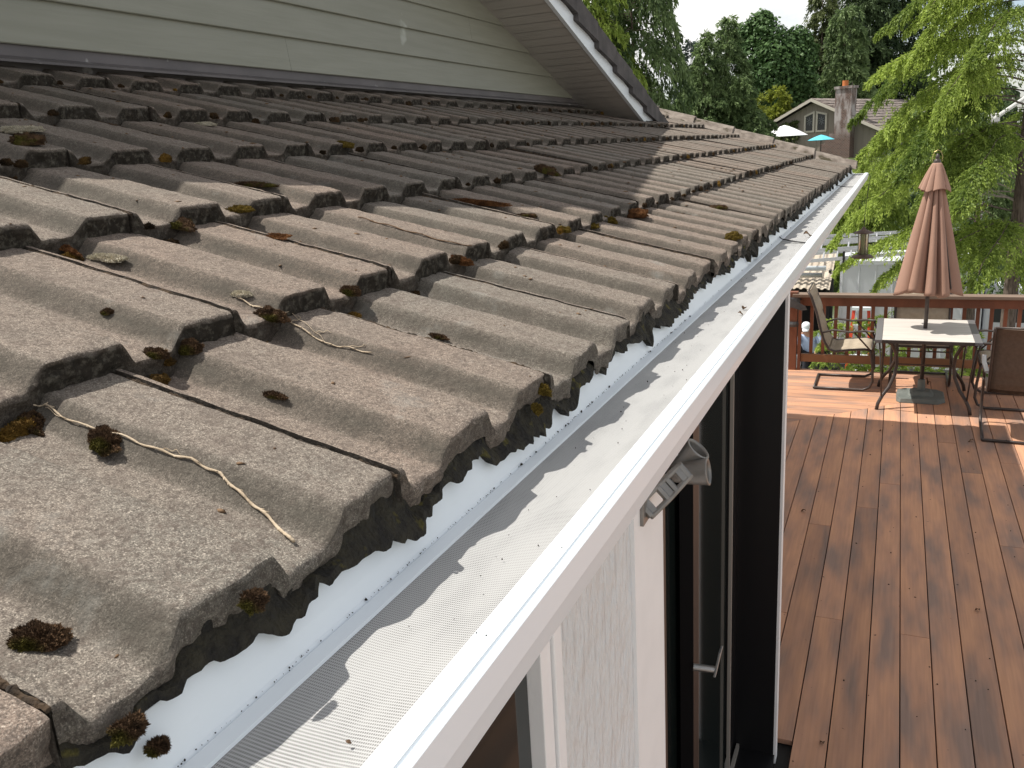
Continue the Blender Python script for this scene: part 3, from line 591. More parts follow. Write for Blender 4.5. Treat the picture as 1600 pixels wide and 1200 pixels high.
def make_chair(label, dark=False):
    t = tag(empty('patio_chair'), label, 'chair', 'sling chairs around the patio table'); fm = M['bronze']
    sm = M['slingdark'] if dark else M['sling']; w = 0.275
    def side(s):
        y = s * w
        leg = [(-0.27, y, 0.016), (0.0, y, 0.016), (0.20, y, 0.016), (0.262, y, 0.045), (0.288, y, 0.11), (0.282, y, 0.25), (0.262, y, 0.40), (0.25, y, 0.43)]
        mb = LMB(); mb.tube(leg, 0.0135, 8); mb.build('leg', fm, t, smooth=True)
        arm = [(-0.215, y * 1.02, 0.60), (-0.10, y * 1.07, 0.635), (0.05, y * 1.07, 0.615), (0.20, y * 1.06, 0.63), (0.285, y * 1.04, 0.625)]
        mb = LMB(); P = []
        for i, p in enumerate(arm): P.append([(p[0], p[1] - 0.02, p[2]), (p[0], p[1] - 0.015, p[2] + 0.011), (p[0], p[1] + 0.015, p[2] + 0.011), (p[0], p[1] + 0.02, p[2]), (p[0], p[1], p[2] - 0.008)])
        mb.grid(P, close=True); mb.f += [(0, 1, 2, 3, 4), tuple(range(20, 25))[::-1]]
        mb.build('armrest', M['slate'] if dark else fm, t, smooth=True)
        mb = LMB(); mb.tube([(0.265, y, 0.42), (0.15, y * 1.03, 0.55), (0.10, y * 1.05, 0.612)], 0.009, 6); mb.tube([(0.262, y, 0.40), (0.30, y * 1.03, 0.52), (0.27, y * 1.04, 0.618)], 0.009, 6); mb.build('arm_brace', fm, t, smooth=True)
    side(-1); side(1)
    curve = [(0.265, 0.425), (0.20, 0.438), (0.05, 0.425), (-0.08, 0.405), (-0.14, 0.425), (-0.185, 0.50), (-0.225, 0.62), (-0.27, 0.80), (-0.325, 0.96), (-0.36, 1.02)]
    mb = LMB()
    for s in (-1, 1): mb.tube([(x, s * (w - 0.015), z) for x, z in curve], 0.013, 8)
    for x, z in (curve[0], curve[-1], (-0.09, 0.39)): mb.tube([(x, -w + 0.015, z), (x, w - 0.015, z)], 0.011, 6)
    mb.build('frame', fm, t, smooth=True)
    mb = LMB(); mb.tube([(-0.27, -w, 0.016), (-0.27, w, 0.016)], 0.0135, 8); mb.build('base_bar', fm, t, smooth=True)
    # padded sling with quilted rolls
    pts = []; 
    for i in range(len(curve) - 1):
        for f_ in np.linspace(0, 1, 7)[:-1]: pts.append((curve[i][0] * (1 - f_) + curve[i + 1][0] * f_, curve[i][1] * (1 - f_) + curve[i + 1][1] * f_))
    pts.append(curve[-1]); cum = [0]
    for a, b_ in zip(pts, pts[1:]): cum.append(cum[-1] + math.dist(a, b_))
    for nm, s0, s1 in (('seat', 0, 0.44), ('backrest', 0.44, 9)):
        mb = LMB(); top, bot = [], []
        for i, p in enumerate(pts):
            if not (s0 - 0.03 <= cum[i] <= s1 + 0.001): continue
            q, q2 = pts[min(i + 1, len(pts) - 1)], pts[max(i - 1, 0)]; tx, tz = q[0] - q2[0], q[1] - q2[1]; L = math.hypot(tx, tz); nx, nz_ = tz / L, -tx / L
            if nm and (nx * 1 + nz_ * 1) < 0: nx, nz_ = -nx, -nz_
            puff = (0.012 if dark else 0.028) * (1 - abs(2 * ((cum[i] / 0.185) % 1) - 1) ** 3.5)
            row, rowb = [], []
            for v in np.linspace(-1, 1, 9):
                e = (1 - abs(v) ** 5); sag = -0.012 * (1 - v * v)
                row.append((p[0] + nx * (0.005 + puff * e + sag), v * (w - 0.02), p[1] + nz_ * (0.005 + puff * e + sag)))
                rowb.append((p[0] + nx * (-0.006 - puff * 0.5 * e + sag), v * (w - 0.02), p[1] + nz_ * (-0.006 - puff * 0.5 * e + sag)))
            top.append(row + rowb[::-1])
        mb.grid(top, close=True); n_ = len(top[0]); mb.f += [tuple(range(n_)), tuple(range((len(top) - 1) * n_, len(top) * n_))[::-1]]; mb.build(nm, sm, t, smooth=True)
    return t
c1 = make_chair('taupe padded sling chair in front of the railing post, left of the patio table'); c1.location = (-0.415, 9.33, 0)
c2 = copy_tree(c1); c2['label'] = 'taupe padded chair behind the patio table, its high backrest facing the camera'; c2.location = (0.31, 9.60, 0); c2.rotation_euler.z = -math.pi / 2
c3 = copy_tree(c1); c3['label'] = 'taupe padded chair right of the patio table, half hidden behind the brown mesh chair'; c3.location = (1.06, 8.93, 0); c3.rotation_euler.z = math.pi - 0.03
c4 = make_chair('brown mesh chair nearest the camera with its back turned, cut off by the right edge', True); c4.location = (1.05, 7.97, 0); c4.rotation_euler.z = math.pi / 2 - 0.04; c4.scale = (1, 1, 0.97)

def table():
    t = tag(empty('patio_table', (0.325, 8.87, 0)), 'square patio table with a pale stone-look top and dark curved metal legs', 'table')
    a, b_ = 0.44, 0.52; z = 0.70
    mb = LMB(); mb.bb((-a + 0.062, -b_ + 0.012, z - 0.008), (a - 0.062, b_ - 0.012, z)); mb.build('tabletop', M['tabletop'], t)
    mb = LMB(); mb.bb((-a, -b_, z - 0.028), (-a + 0.06, b_, z + 0.002)); mb.build('edge_strip', M['slate'], t, bevel=0.003); mb = LMB(); mb.bb((a - 0.06, -b_, z - 0.028), (a, b_, z + 0.002)); mb.build('edge_strip', M['slate'], t, bevel=0.003)
    mb = LMB(); 
    for q0, q1, z1_ in ((-b_, -b_ + 0.0115, z + 0.001), (b_ - 0.0115, b_, z + 0.001), (-0.02, 0.02, z - 0.009)): mb = LMB(); mb.bb((-a + 0.0605, q0, z - 0.03), (a - 0.0605, q1, z1_)); mb.build('frame_rail', M['bronze'], t, bevel=0.002)
    for sx in (-1, 1):
        for sy in (-1, 1):
            mb = LMB(); P = [(0.345, 0.40, 0.672), (0.29, 0.34, 0.62), (0.25, 0.29, 0.52), (0.24, 0.275, 0.42), (0.255, 0.29, 0.31), (0.30, 0.33, 0.20), (0.35, 0.375, 0.13), (0.385, 0.41, 0.06), (0.395, 0.42, 0.0)]
            mb.tube([(sx * p[0], sy * p[1] * (0.55 if sy < 0 and False else 1) , p[2]) for p in P], 0.0165, 8); mb.tube([(sx * 0.40, sy * 0.47, 0.672), (sx * 0.375, sy * 0.44, 0.40), (sx * 0.36, sy * 0.40, 0.13)], 0.008, 6)
            mb.build('leg', M['bronze'], t, smooth=True)
    mb = LMB(); ring = [(0.245 * sx, 0.28 * sy, 0.42) for sx, sy in ((-1, -1), (1, -1), (1, 1), (-1, 1), (-1, -1))]; mb.tube(ring[:2], 0.008, 6); mb.tube(ring[2:4], 0.008, 6); mb.tube(ring[1:3], 0.008, 6); mb.tube(ring[3:5], 0.008, 6); mb.build('stretcher', M['bronze'], t)
table()

def umbrella():
    t = tag(empty('patio_umbrella', (0.318, 8.93, 0)), 'closed dusty rose patio umbrella standing through the table', 'umbrella')
    mb = LMB(); P = [(-0.19, -0.21), (0.15, -0.21), (0.215, -0.13), (0.215, 0.12), (0.15, 0.2), (-0.15, 0.2), (-0.22, 0.13), (-0.22, -0.15)]
    mb.prism(P, lambda u, v, q: (u * (1 - q * 1.2), v * (1 - q * 1.2), q), 0.0, 0.045); mb.prism([(u * 0.55, v * 0.55) for u, v in P], lambda u, v, q: (u * (1 - (q - 0.045) * 8), v * (1 - (q - 0.045) * 8), q), 0.0455, 0.085); mb.lathe([(0.036, 0.08), (0.033, 0.19), (0.02, 0.195)], (0, 0, 0), 16); mb.build('base', M['greybase'], t, bevel=0.006)
    mb = LMB(); mb.tube([(0, 0, 0.05), (0, 0, 1.2), (0, 0, 2.27)], 0.0185, 14); mb.build('pole', M['bronze'], t, smooth=True)
    def canopy(name, zt, zb, prof_, nf, ph, amp, jag, seed, thick=0.003):
        rg = random.Random(seed); ns = 168; nz_ = 30; P = []
        fo = [(rg.uniform(0.5, 1.45), rg.uniform(-0.35, 0.35)) for _ in range(nf)]
        for i in range(nz_ + 1):
            f_ = i / nz_; row = []
            for j in range(ns):
                a = 2 * math.pi * j / ns; u = (a / (2 * math.pi) * nf + ph + 0.35 * math.sin(a * 2 + seed) + 0.10 * f_) % nf; k = int(u) % nf; g, sh = fo[k]
                x = (u % 1); fold = abs(math.sin(math.pi * (x ** (1 + sh * 1.5)))) ** 0.62      # cusped valleys between round folds
                R = prof_(f_) * (1 - amp * (1 - fold) * min(1, f_ * 3.0 + 0.15)) * (1 + 0.05 * (g - 1) * f_)
                zb_ = zb + jag * ((x - 0.5) * 2) ** 2 * 0.6 * (1 if g < 1 else -0.3) + jag * (g - 1) * 1.1 + 0.012 * math.sin(3 * a + seed)
                row.append((R * math.cos(a), R * math.sin(a), zt + (zb_ - zt) * f_))
            P.append(row)
        mb = LMB(); mb.grid(P, close=True); o = mb.build(name, M['canvas'], t, smooth=True); md = o.modifiers.new('s', 'SOLIDIFY'); md.thickness = thick; return o
    cn = canopy('canopy', 2.20, 1.045, lambda f_: 0.03 + 0.275 * f_ ** 0.92, 8, 0.35, 0.50, 0.095, 3)
    canopy('vent_canopy', 2.245, 2.005, lambda f_: 0.034 + 0.105 * f_ ** 0.82, 9, 0.1, 0.22, 0.028, 5)
    for k in range(8):
        a = math.pi / 4 * k + 0.2; mb = LMB(); mb.tube([(0.02 * math.cos(a), 0.02 * math.sin(a), 2.19), (0.225 * math.cos(a), 0.225 * math.sin(a), 1.10)], 0.006, 6); mb.build('rib', M['bronze'], t)
    mb = LMB(); mb.lathe([(0.0, 2.33), (0.010, 2.325), (0.014, 2.305), (0.020, 2.295), (0.012, 2.285), (0.026, 2.275), (0.032, 2.258), (0.030, 2.243), (0.036, 2.238), (0.030, 2.23)], (0, 0, 0), 16); mb.build('finial', M['bronze'], t, smooth=True)
    mb = LMB(); mb.tube([(-0.038, 0, 2.26), (-0.044, 0.0, 2.30), (-0.026, 0, 2.345), (0, 0, 2.362), (0.026, 0, 2.345), (0.044, 0, 2.30), (0.038, 0, 2.26)], 0.0028, 5); mb.build('wire_loop', mat('brass_wire', (0.45, 0.36, 0.16), 0.4, 0.5)[0], t)
umbrella()

# bird feeder on a wire below the end of the gutter
def feeder():
    top = onY(1350, 354, 7.95); x, y, z = top; hk = Vector((-0.232, 7.95, 2.207))
    tag_ = tag(empty('bird_feeder', (x, y, z - 0.28)), 'tube bird feeder with brown dished roof and tray hanging below the gutter end', 'bird feeder')
    mb = MB(); mb.tube([hk, hk + Vector((0.006, 0, 0.006)), hk + Vector((0.014, 0, -0.01)), Vector((x + 0.01, y, z + 0.20)), Vector((x + 0.002, y, z + 0.10)), Vector((x, y, z))], 0.0028, 6); mb.build('wire_hook', M['black'], tag_)
    bz = noisy('rusty_bronze', (0.07, 0.045, 0.035), (0.13, 0.085, 0.065), 30, 0.6)
    mb = MB(); mb.lathe([(0.0, 0.0), (0.01, -0.004), (0.022, -0.025), (0.078, -0.048), (0.084, -0.055), (0.076, -0.053), (0.03, -0.035), (0, -0.033)], (x, y, z), 22); mb.build('roof', bz, tag_, smooth=True)
    m, n, l, b = mat('seed_tube', (0.30, 0.34, 0.20), 0.25, 0, 0.5); b.inputs['Transmission Weight'].default_value = 0.35
    mb = MB(); mb.lathe([(0.038, -0.036), (0.038, -0.236), (0.0, -0.236)], (x, y, z), 20); mb.build('tube', m, tag_, smooth=True)
    mb = MB()
    for k in range(6): a = k * math.pi / 3; mb.tube([(x + 0.040 * math.cos(a), y + 0.040 * math.sin(a), z - 0.04), (x + 0.040 * math.cos(a), y + 0.040 * math.sin(a), z - 0.235)], 0.0025, 5)
    mb.build('cage_wire', bz, tag_)
    mb = MB(); mb.lathe([(0.0, -0.237), (0.05, -0.238), (0.075, -0.246), (0.092, -0.262), (0.088, -0.266), (0.06, -0.252), (0, -0.25)], (x, y, z), 22); mb.build('tray', bz, tag_, smooth=True)
feeder()

# ================================================================== MOSS, TWIGS AND LITTER ON THE ROOF
def moss_mesh(c, nrm, rx, ry, rz, seed, spikes=900, ang=0.0, spl=0.0024, spw=0.0006, dens=3.0):
    """lumpy cushion with thousands of tiny shoots; long axis runs along ang in the surface plane"""
    rg = np.random.default_rng(seed); nrm = Vector(nrm).normalized(); tx = Vector((math.cos(ang), math.sin(ang), 0)); tx = (tx - nrm * tx.dot(nrm)).normalized(); ty = nrm.cross(tx)
    B = np.array([tx, ty, nrm]); V, F, T = [], [], []
    nu, nv = 26, 11; P = []
    for i in range(nv + 1):
        ph = math.pi / 2 * i / nv * 1.08
        for j in range(nu):
            a = 2 * math.pi * j / nu; P.append((math.cos(a) * math.sin(ph), math.sin(a) * math.sin(ph), math.cos(ph)))
    P = np.array(P); nn = vnoise(P + seed * 1.7, 2.1) * 0.32 + vnoise(P + seed, 5.5) * 0.20
    Q = P * (1 + nn[:, None]) * [rx, ry, rz]; W = Q @ B + np.array(c)
    i, j = np.meshgrid(np.arange(nv), np.arange(nu), indexing='ij'); a = (i * nu + j).ravel(); b_ = (i * nu + (j + 1) % nu).ravel()
    F = np.stack([a, b_, b_ + nu, a + nu], 1)
    tri = np.concatenate([F[:, [0, 1, 2]], F[:, [0, 2, 3]]]); T = np.full(len(W), 0.15)
    # shoots
    m_ = int(spikes * dens); d = rg.normal(size=(m_, 3)); d[:, 2] = np.abs(d[:, 2]); d /= np.linalg.norm(d, axis=1)[:, None]
    k = 1 + vnoise(d + seed * 1.7, 2.1) * 0.32 + vnoise(d + seed, 5.5) * 0.20; base = d * k[:, None] * [rx, ry, rz] * 0.97
    dd = d + rg.normal(0, 0.45, (m_, 3)) + [0, 0, 0.15]; dd /= np.linalg.norm(dd, axis=1)[:, None]; L = spl * rg.uniform(0.4, 1.25, m_); sd = np.cross(dd, rg.normal(size=(m_, 3))); sd /= np.linalg.norm(sd, axis=1)[:, None] + 1e-9
    w = spw * rg.uniform(0.6, 1.5, m_); A1 = base + sd * w[:, None]; A2 = base - sd * w[:, None]; A3 = base + dd * L[:, None]
    S = np.stack([A1, A2, A3], 1).reshape(-1, 3) @ B + np.array(c); tt_ = np.repeat(rg.uniform(0, 1, m_), 3); tf_ = np.arange(3 * m_).reshape(-1, 3) + len(W)
    return np.concatenate([W, S]), np.concatenate([tri, tf_]), np.concatenate([T, tt_])
def moss(px, py, rx, ry, rz, label, seed, mt='moss', ang=0.0, off=0.0, name='moss_clump', group='moss clumps on the tiles', cat='moss', **k):
    p, nr = hit(px, py)
    if p is None: print('no hit', label); return
    V, F, T = moss_mesh((0, 0, 0), (nr.x * 0.25, nr.y * 0.25, max(nr.z, 0.8)), rx * 0.9, ry * 0.88, rz * 0.85, seed, ang=ang, **k)
    o = fastmesh(name, V, F, M[mt], tint=T); o.location = p + Vector((0, 0, off)); tag(o, label, cat, group)
moss(60, 1000, 0.017, 0.0125, 0.008, 'round brown moss tuft low on the nearest tile, by the left edge', 1, spikes=1300, ang=0.4)
moss(165, 693, 0.021, 0.0125, 0.0105, 'oval brown and olive moss tuft beside the long pale twig', 2, spikes=1900, ang=-0.5)
moss(42, 658, 0.027, 0.013, 0.008, 'flat rusty moss patch under the start of the long pale twig', 3, spikes=1500, ang=-0.35)
moss(428, 619, 0.017, 0.0045, 0.0035, 'thin dark moss strip in the middle of a front row tile', 4, spikes=500, ang=-0.2, spl=0.0018)
moss(167, 489, 0.008, 0.0055, 0.004, 'small brown moss crumb on a second row tile, left', 5, spikes=350, spl=0.0018)
moss(296, 548, 0.015, 0.013, 0.013, 'rounded brown moss tuft in the pan below a second row tile', 6, spikes=1100)
moss(245, 556, 0.014, 0.010, 0.008, 'dark moss tuft tucked left of the rounded brown one', 61, spikes=700)
moss(426, 497, 0.022, 0.014, 0.011, 'olive moss tuft in the joint where the forked twig starts', 7, spikes=1000)
moss(547, 458, 0.016, 0.012, 0.011, 'dark brown moss tuft in the joint right of the forked twig', 71, spikes=800)
moss(684, 527, 0.018, 0.0048, 0.004, 'rusty moss strip lying on a front row roll', 8, spikes=450, ang=-0.25, spl=0.0018)
moss(165, 404, 0.038, 0.010, 0.006, 'pale lichen crusted moss strip on a second row seam, upper left', 9, mt='lichen', spikes=1500, ang=-0.1, spl=0.0018)
moss(100, 388, 0.030, 0.008, 0.005, 'rusty moss strip at the head of the lichen crusted seam', 91, mt='mossorange', spikes=700, ang=-0.1, spl=0.0018)
moss(377, 461, 0.016, 0.007, 0.005, 'pale rusty moss dab at the nose of a second row tile', 10, mt='lichen', spikes=500, spl=0.0018)
moss(430, 370, 0.030, 0.011, 0.004, 'orange moss smear on the third row, left of centre', 11, mt='mossorange', spikes=600, ang=-0.15, spl=0.0018)
moss(390, 290, 0.070, 0.010, 0.008, 'long rusty moss strip along a fourth row seam', 12, mt='moss', spikes=900, ang=-0.05, spl=0.003)
moss(735, 318, 0.105, 0.011, 0.010, 'long thick orange moss strip along a third row roll', 13, mt='mossorange', spikes=2600, ang=-0.02, spl=0.003)
moss(822, 338, 0.028, 0.009, 0.007, 'short rusty moss strip just beyond the long orange one', 131, mt='moss', spikes=500, ang=-0.02)
moss(952, 346, 0.024, 0.016, 0.014, 'golden brown moss cushion below the second row noses', 14, mt='mossgold', spikes=1100)
moss(997, 337, 0.034, 0.022, 0.020, 'rust orange moss cushion beside a golden one', 15, mt='mossorange', spikes=1300)
moss(880, 362, 0.020, 0.014, 0.012, 'yellow moss tuft at a second row nose, nearer than the cushions', 16, mt='mossgold', spikes=800)
moss(925, 355, 0.020, 0.014, 0.010, 'yellow green moss tuft between two joints', 161, mt='mossgold', spikes=600)
moss(375, 330, 0.026, 0.016, 0.010, 'gold moss filling the pan below a third row tile', 162, mt='mossgold', spikes=900)
moss(280, 352, 0.030, 0.018, 0.012, 'dark gold moss in the joint left of the gold filled pan', 163, mt='moss', spikes=900)
moss(720, 410, 0.022, 0.014, 0.011, 'orange moss tuft in a joint above the middle of the front row', 164, mt='mossorange', spikes=900)
moss(40, 225, 0.035, 0.024, 0.020, 'dark moss tuft at a shaded nose on the far left', 17, spikes=900)
moss(30, 205, 0.060, 0.014, 0.010, 'grey lichen strip on the shaded roof at the left edge', 18, mt='lichen', spikes=1500)
moss(322, 196, 0.040, 0.012, 0.008, 'pale lichen patch on the shaded upper roof', 19, mt='lichen', spikes=600)
moss(540, 228, 0.030, 0.016, 0.012, 'orange moss tuft on the shaded roof, centre left', 20, mt='mossgold', spikes=500)
moss(852, 268, 0.050, 0.022, 0.022, 'rust brown moss and bark heap in the gable shadow', 22, mt='moss', spikes=900)
moss(1145, 372, 0.022, 0.016, 0.016, 'small gold moss tuft on a front row roll near the gutter', 23, mt='mossgold', spikes=500)
moss(1122, 326, 0.035, 0.016, 0.014, 'brown moss scrap on the far front row tiles', 24, spikes=400)
moss(845, 612, 0.014, 0.010, 0.010, 'yellow moss on the nose of an eave tile', 25, mt='mossgold', spikes=700)
for px, py, lab, sd in ((200, 1140, 'olive moss scrap hanging on the apron at the bottom left', 26), (245, 1168, 'loose olive moss crumb lying on the white apron', 27), (838, 640, 'yellow moss tuft hanging under an eave tile', 28), (395, 940, 'dark olive moss hanging under the nearest eave tile', 29)):
    h_ = 0.300 if sd != 27 else 0.315; p = onX(px, py, -0.356 if sd != 27 else -0.358)
    V, F, T = moss_mesh((0, 0, 0), (0.8, 0, 0.6), 0.006 if sd == 27 else 0.009, 0.004 if sd == 27 else 0.006, 0.004, sd, spikes=400, ang=1.3, spl=0.0024)
    o = fastmesh('moss_clump', V, F, M['mossgold' if sd == 28 else 'moss'], tint=T); o.location = p; tag(o, lab, 'moss', 'moss clumps on the tiles')
# moss packed in the joints: beyond counting
def joint_moss():
    rg = np.random.default_rng(9); VV, FF, TT, b0 = [], [], [], 0
    for c in range(1, 7):
        k = -6
        while True:
            yy = 0.403 + k * PIT + 0.044; k += 1
            if yy > ROOFY - 0.2: break
            if yy < 0.0: continue
            pr = rg.random()
            for q in range(4 if pr < 0.35 else 3 if pr < 0.75 else 2):
                y = yy - 0.006 + rg.uniform(-0.026, 0.026); x = XE - c * EX + rg.uniform(-0.002, 0.010); p, n_ = drop(x, y)
                if p is None: continue
                s = rg.uniform(0.35, 1.0) * (1.0 if y < 3 else 1.4)
                V, F, T = moss_mesh(tuple(p), (0.3, 0, 1), 0.008 * s, 0.015 * s, 0.011 * s, int(rg.integers(1e5)), spikes=int((300 if y < 2.2 else 60) * s), ang=0, spl=0.0024)
                VV.append(V); FF.append(F + b0); TT.append(T * 0.8 + rg.uniform(0, 0.2)); b0 += len(V)
    V, F, T = np.concatenate(VV), np.concatenate(FF), np.concatenate(TT)
    m_ = noisy('joint_moss', (0.022, 0.016, 0.010), (0.075, 0.045, 0.022), 30, 1.0, tintamt=0.5, c3=(0.20, 0.115, 0.025), s3=5.5, f3=(0.55, 0.63), spec=0.1)
    o = fastmesh('moss_in_joints', V, F, m_, tint=T); tag(o, 'brown and gold moss filling the joints between the tile rows', kind='stuff')
joint_moss()
def grit():
    rg = np.random.default_rng(31); VV, FF, b0 = [], [], 0
    def bit(p, s):
        nonlocal b0
        V = np.array([[1, 0, 0], [-1, 0, 0], [0, 1, 0], [0, -1, 0], [0, 0, 1], [0, 0, -1]], float) * rg.uniform(0.4, 1.3, (6, 1)) * s; VV.append(V + np.array(p)); FF.append(np.array([[0, 2, 4], [2, 1, 4], [1, 3, 4], [3, 0, 4], [2, 0, 5], [1, 2, 5], [3, 1, 5], [0, 3, 5]]) + b0); b0 += 6
    for _ in range(420):                                             # dirt line where the guard meets the apron
        y = rg.uniform(0.2, 5) if rg.random() < 0.35 else rg.uniform(0.2, 1.6); bit((-0.3575 + rg.normal(0, 0.0006), y, gz(0.3262)), rg.uniform(0.0003, 0.0009) if rg.random() < 0.93 else 0.0017)
    for _ in range(170):
        y = rg.uniform(0.25, 4.5); x = rg.uniform(-0.345, -0.242); bit((x, y, gz(0.3325) + 0.0006 if x < -0.26 else gz(0.3288)), rg.uniform(0.0004, 0.0012))
    o = fastmesh('grit', np.concatenate(VV), np.concatenate(FF), M['dirt']); tag(o, 'specks of dark grit along the gutter', kind='stuff')
    VV.clear(); FF.clear(); b0 = 0
    for _ in range(520):                                             # needles, seeds and crumbs lying on the tiles
        x, y = rg.uniform(-1.9, -0.37), rg.uniform(0.15, 4.5) ** 1.0; p, n_ = drop(x, y)
        if p is None or n_.z < 0.5: continue
        s_ = rg.uniform(0.0008, 0.0026) * (1 + 0.5 * y); a = rg.uniform(0, 3.14); el = rg.uniform(1, 3.5); V = np.array([[1, 0, 0], [-1, 0, 0], [0, 1, 0], [0, -1, 0], [0, 0, 0.7], [0, 0, -0.4]], float) * rg.uniform(0.5, 1.2, (6, 1)) * s_ * [el, 1, 1]
        R2 = np.array([[math.cos(a), math.sin(a), 0], [-math.sin(a), math.cos(a), 0], [0, 0, 1]]); VV.append(V @ R2 + np.array(p)); FF.append(np.array([[0, 2, 4], [2, 1, 4], [1, 3, 4], [3, 0, 4], [2, 0, 5], [1, 2, 5], [3, 1, 5], [0, 3, 5]]) + b0); b0 += 6
    o = fastmesh('roof_litter', np.concatenate(VV), np.concatenate(FF), M['leafdead']); tag(o, 'tiny brown needles and crumbs scattered over the tiles', kind='stuff')
    VV.clear(); FF.clear(); b0 = 0
    for _ in range(150): bit((rg.uniform(-0.3, 2.4), rg.uniform(3.2, 9.6), 0.002), rg.uniform(0.0015, 0.007))
    o = fastmesh('deck_litter', np.concatenate(VV), np.concatenate(FF), M['dirt']); tag(o, 'small dark crumbs scattered over the deck boards', kind='stuff')
grit()
def twig(name, px, label, r0, r1, forks=(), mt='twig'):
    t = tag(empty(name), label, 'twig', 'dry twigs on the tiles'); 
    def path(px):
        out = []
        for i in range(len(px) - 1):
            for f_ in np.linspace(0, 1, 7)[:-1]:
                x, y = px[i][0] * (1 - f_) + px[i + 1][0] * f_, px[i][1] * (1 - f_) + px[i + 1][1] * f_; p, n_ = hit(x, y)
                if p is None: continue
                out.append(p + Vector((0, 0, 0.0022 + 0.0012 * math.sin(len(out) * 1.1))))
        return out
    P = path(px); o0 = P[0].copy(); t.location = o0
    mb = MB(); n_ = len(P); mb.tube(P, [r0 + (r1 - r0) * i / n_ + 0.00022 * math.sin(i * 2.3) for i in range(n_)], 7)
    r = random.Random(len(px))
    for i in range(3, n_ - 1):                                          # little scales and buds
        if r.random() < 0.75: mb.tube([P[i], P[i] + (P[i] - P[i - 1]).normalized() * 0.0035 + Vector((r.uniform(-1, 1), r.uniform(-1, 1), r.uniform(-0.2, 1))) * 0.0016], [0.0009, 0.0003], 5)
    mb.build('stem', M[mt], t, smooth=True)
    for f_ in forks:
        Q = path(f_); mb = MB(); mb.tube(Q, [r0 * 0.6 * (1 - 0.6 * i / len(Q)) for i in range(len(Q))], 6); mb.build('side_shoot', M['twig'], t, smooth=True)
twig('twig', [(38, 637), (72, 636), (110, 662), (190, 684), (245, 706), (300, 722), (345, 745), (380, 778), (420, 812), (468, 860)], 'long dry pale twig curving down the nearest tile', 0.0007, 0.0013, [[(72, 640), (95, 655), (130, 670)], [(255, 706), (275, 707), (285, 714)]])
twig('twig', [(372, 468), (400, 482), (430, 490), (470, 515), (510, 540), (545, 546), (588, 556)], 'forked dry pale twig lying over the second row seam', 0.0009, 0.0008, [[(428, 487), (452, 490), (475, 506), (500, 527), (512, 541)], [(455, 506), (470, 500), (466, 494)], [(545, 545), (568, 543), (573, 540)], [(495, 522), (510, 520), (520, 521)]])
twig('twig', [(560, 341), (600, 352), (650, 366), (700, 380), (745, 387)], 'thin brown stalk lying along a third row seam', 0.0013, 0.0008, mt='leafdead')
def leaf(p, s, rz, label, name='dead_leaf', grp='fallen bits on the gutter'):
    t = LMB(); r = random.Random(int(p[1] * 1000)); P = []
    for i in range(6):
        f_ = i / 5; w = math.sin(math.pi * min(0.98, f_ + 0.06)) * 0.42; P.append([(f_ - 0.5, w * v, 0.16 * (v * v) + 0.18 * math.sin(f_ * 5) + r.uniform(-0.05, 0.05)) for v in (-1, -0.5, 0, 0.5, 1)])
    mb = LMB(); mb.grid([[Vector(q) * s for q in row] for row in P]); o = mb.build(name, M['leafdead']); o.location = p; o.rotation_euler = (0.3, 0.2, rz); md = o.modifiers.new('s', 'SOLIDIFY'); md.thickness = 0.0008
    tag(o, label, 'leaf', grp)
for px, py, s, rz, lab in ((1262, 367, 0.030, 0.5, 'curled brown leaf on the gutter guard, farther than the other'), (1162, 482, 0.013, 2.0, 'small brown leaf scrap on the gutter guard'), (1157, 490, 0.010, 0.3, 'tiny dark leaf scrap just below the small brown one'), (545, 1160, 0.0035, 0.3, 'red brown seed crumb on the guard at the bottom of the photo')):
    leaf(onZ(px, py, gz(0.330) + 0.004 * (s > 0.02)), s, rz, lab)
for px, py, s, lab in ((1376, 673, 0.030, 'dark dead leaf on the boards left of the umbrella base front'), (1517, 689, 0.045, 'crumpled dark leaf on the deck below the brown mesh chair'), (1513, 706, 0.022, 'small dark leaf just in front of the crumpled one'), (1255, 798, 0.035, 'dark leaf in a gap of the deck by the door'), (1284, 1160, 0.028, 'round dark spot of debris at the bottom of the deck'), (1527, 953, 0.03, 'thin dark leaf on the right hand deck boards'), (1442, 584, 0.03, 'dark leaf behind the umbrella base')):
    leaf(onZ(px, py, 0.008), s, s * 77, lab, grp='fallen leaves on the deck')

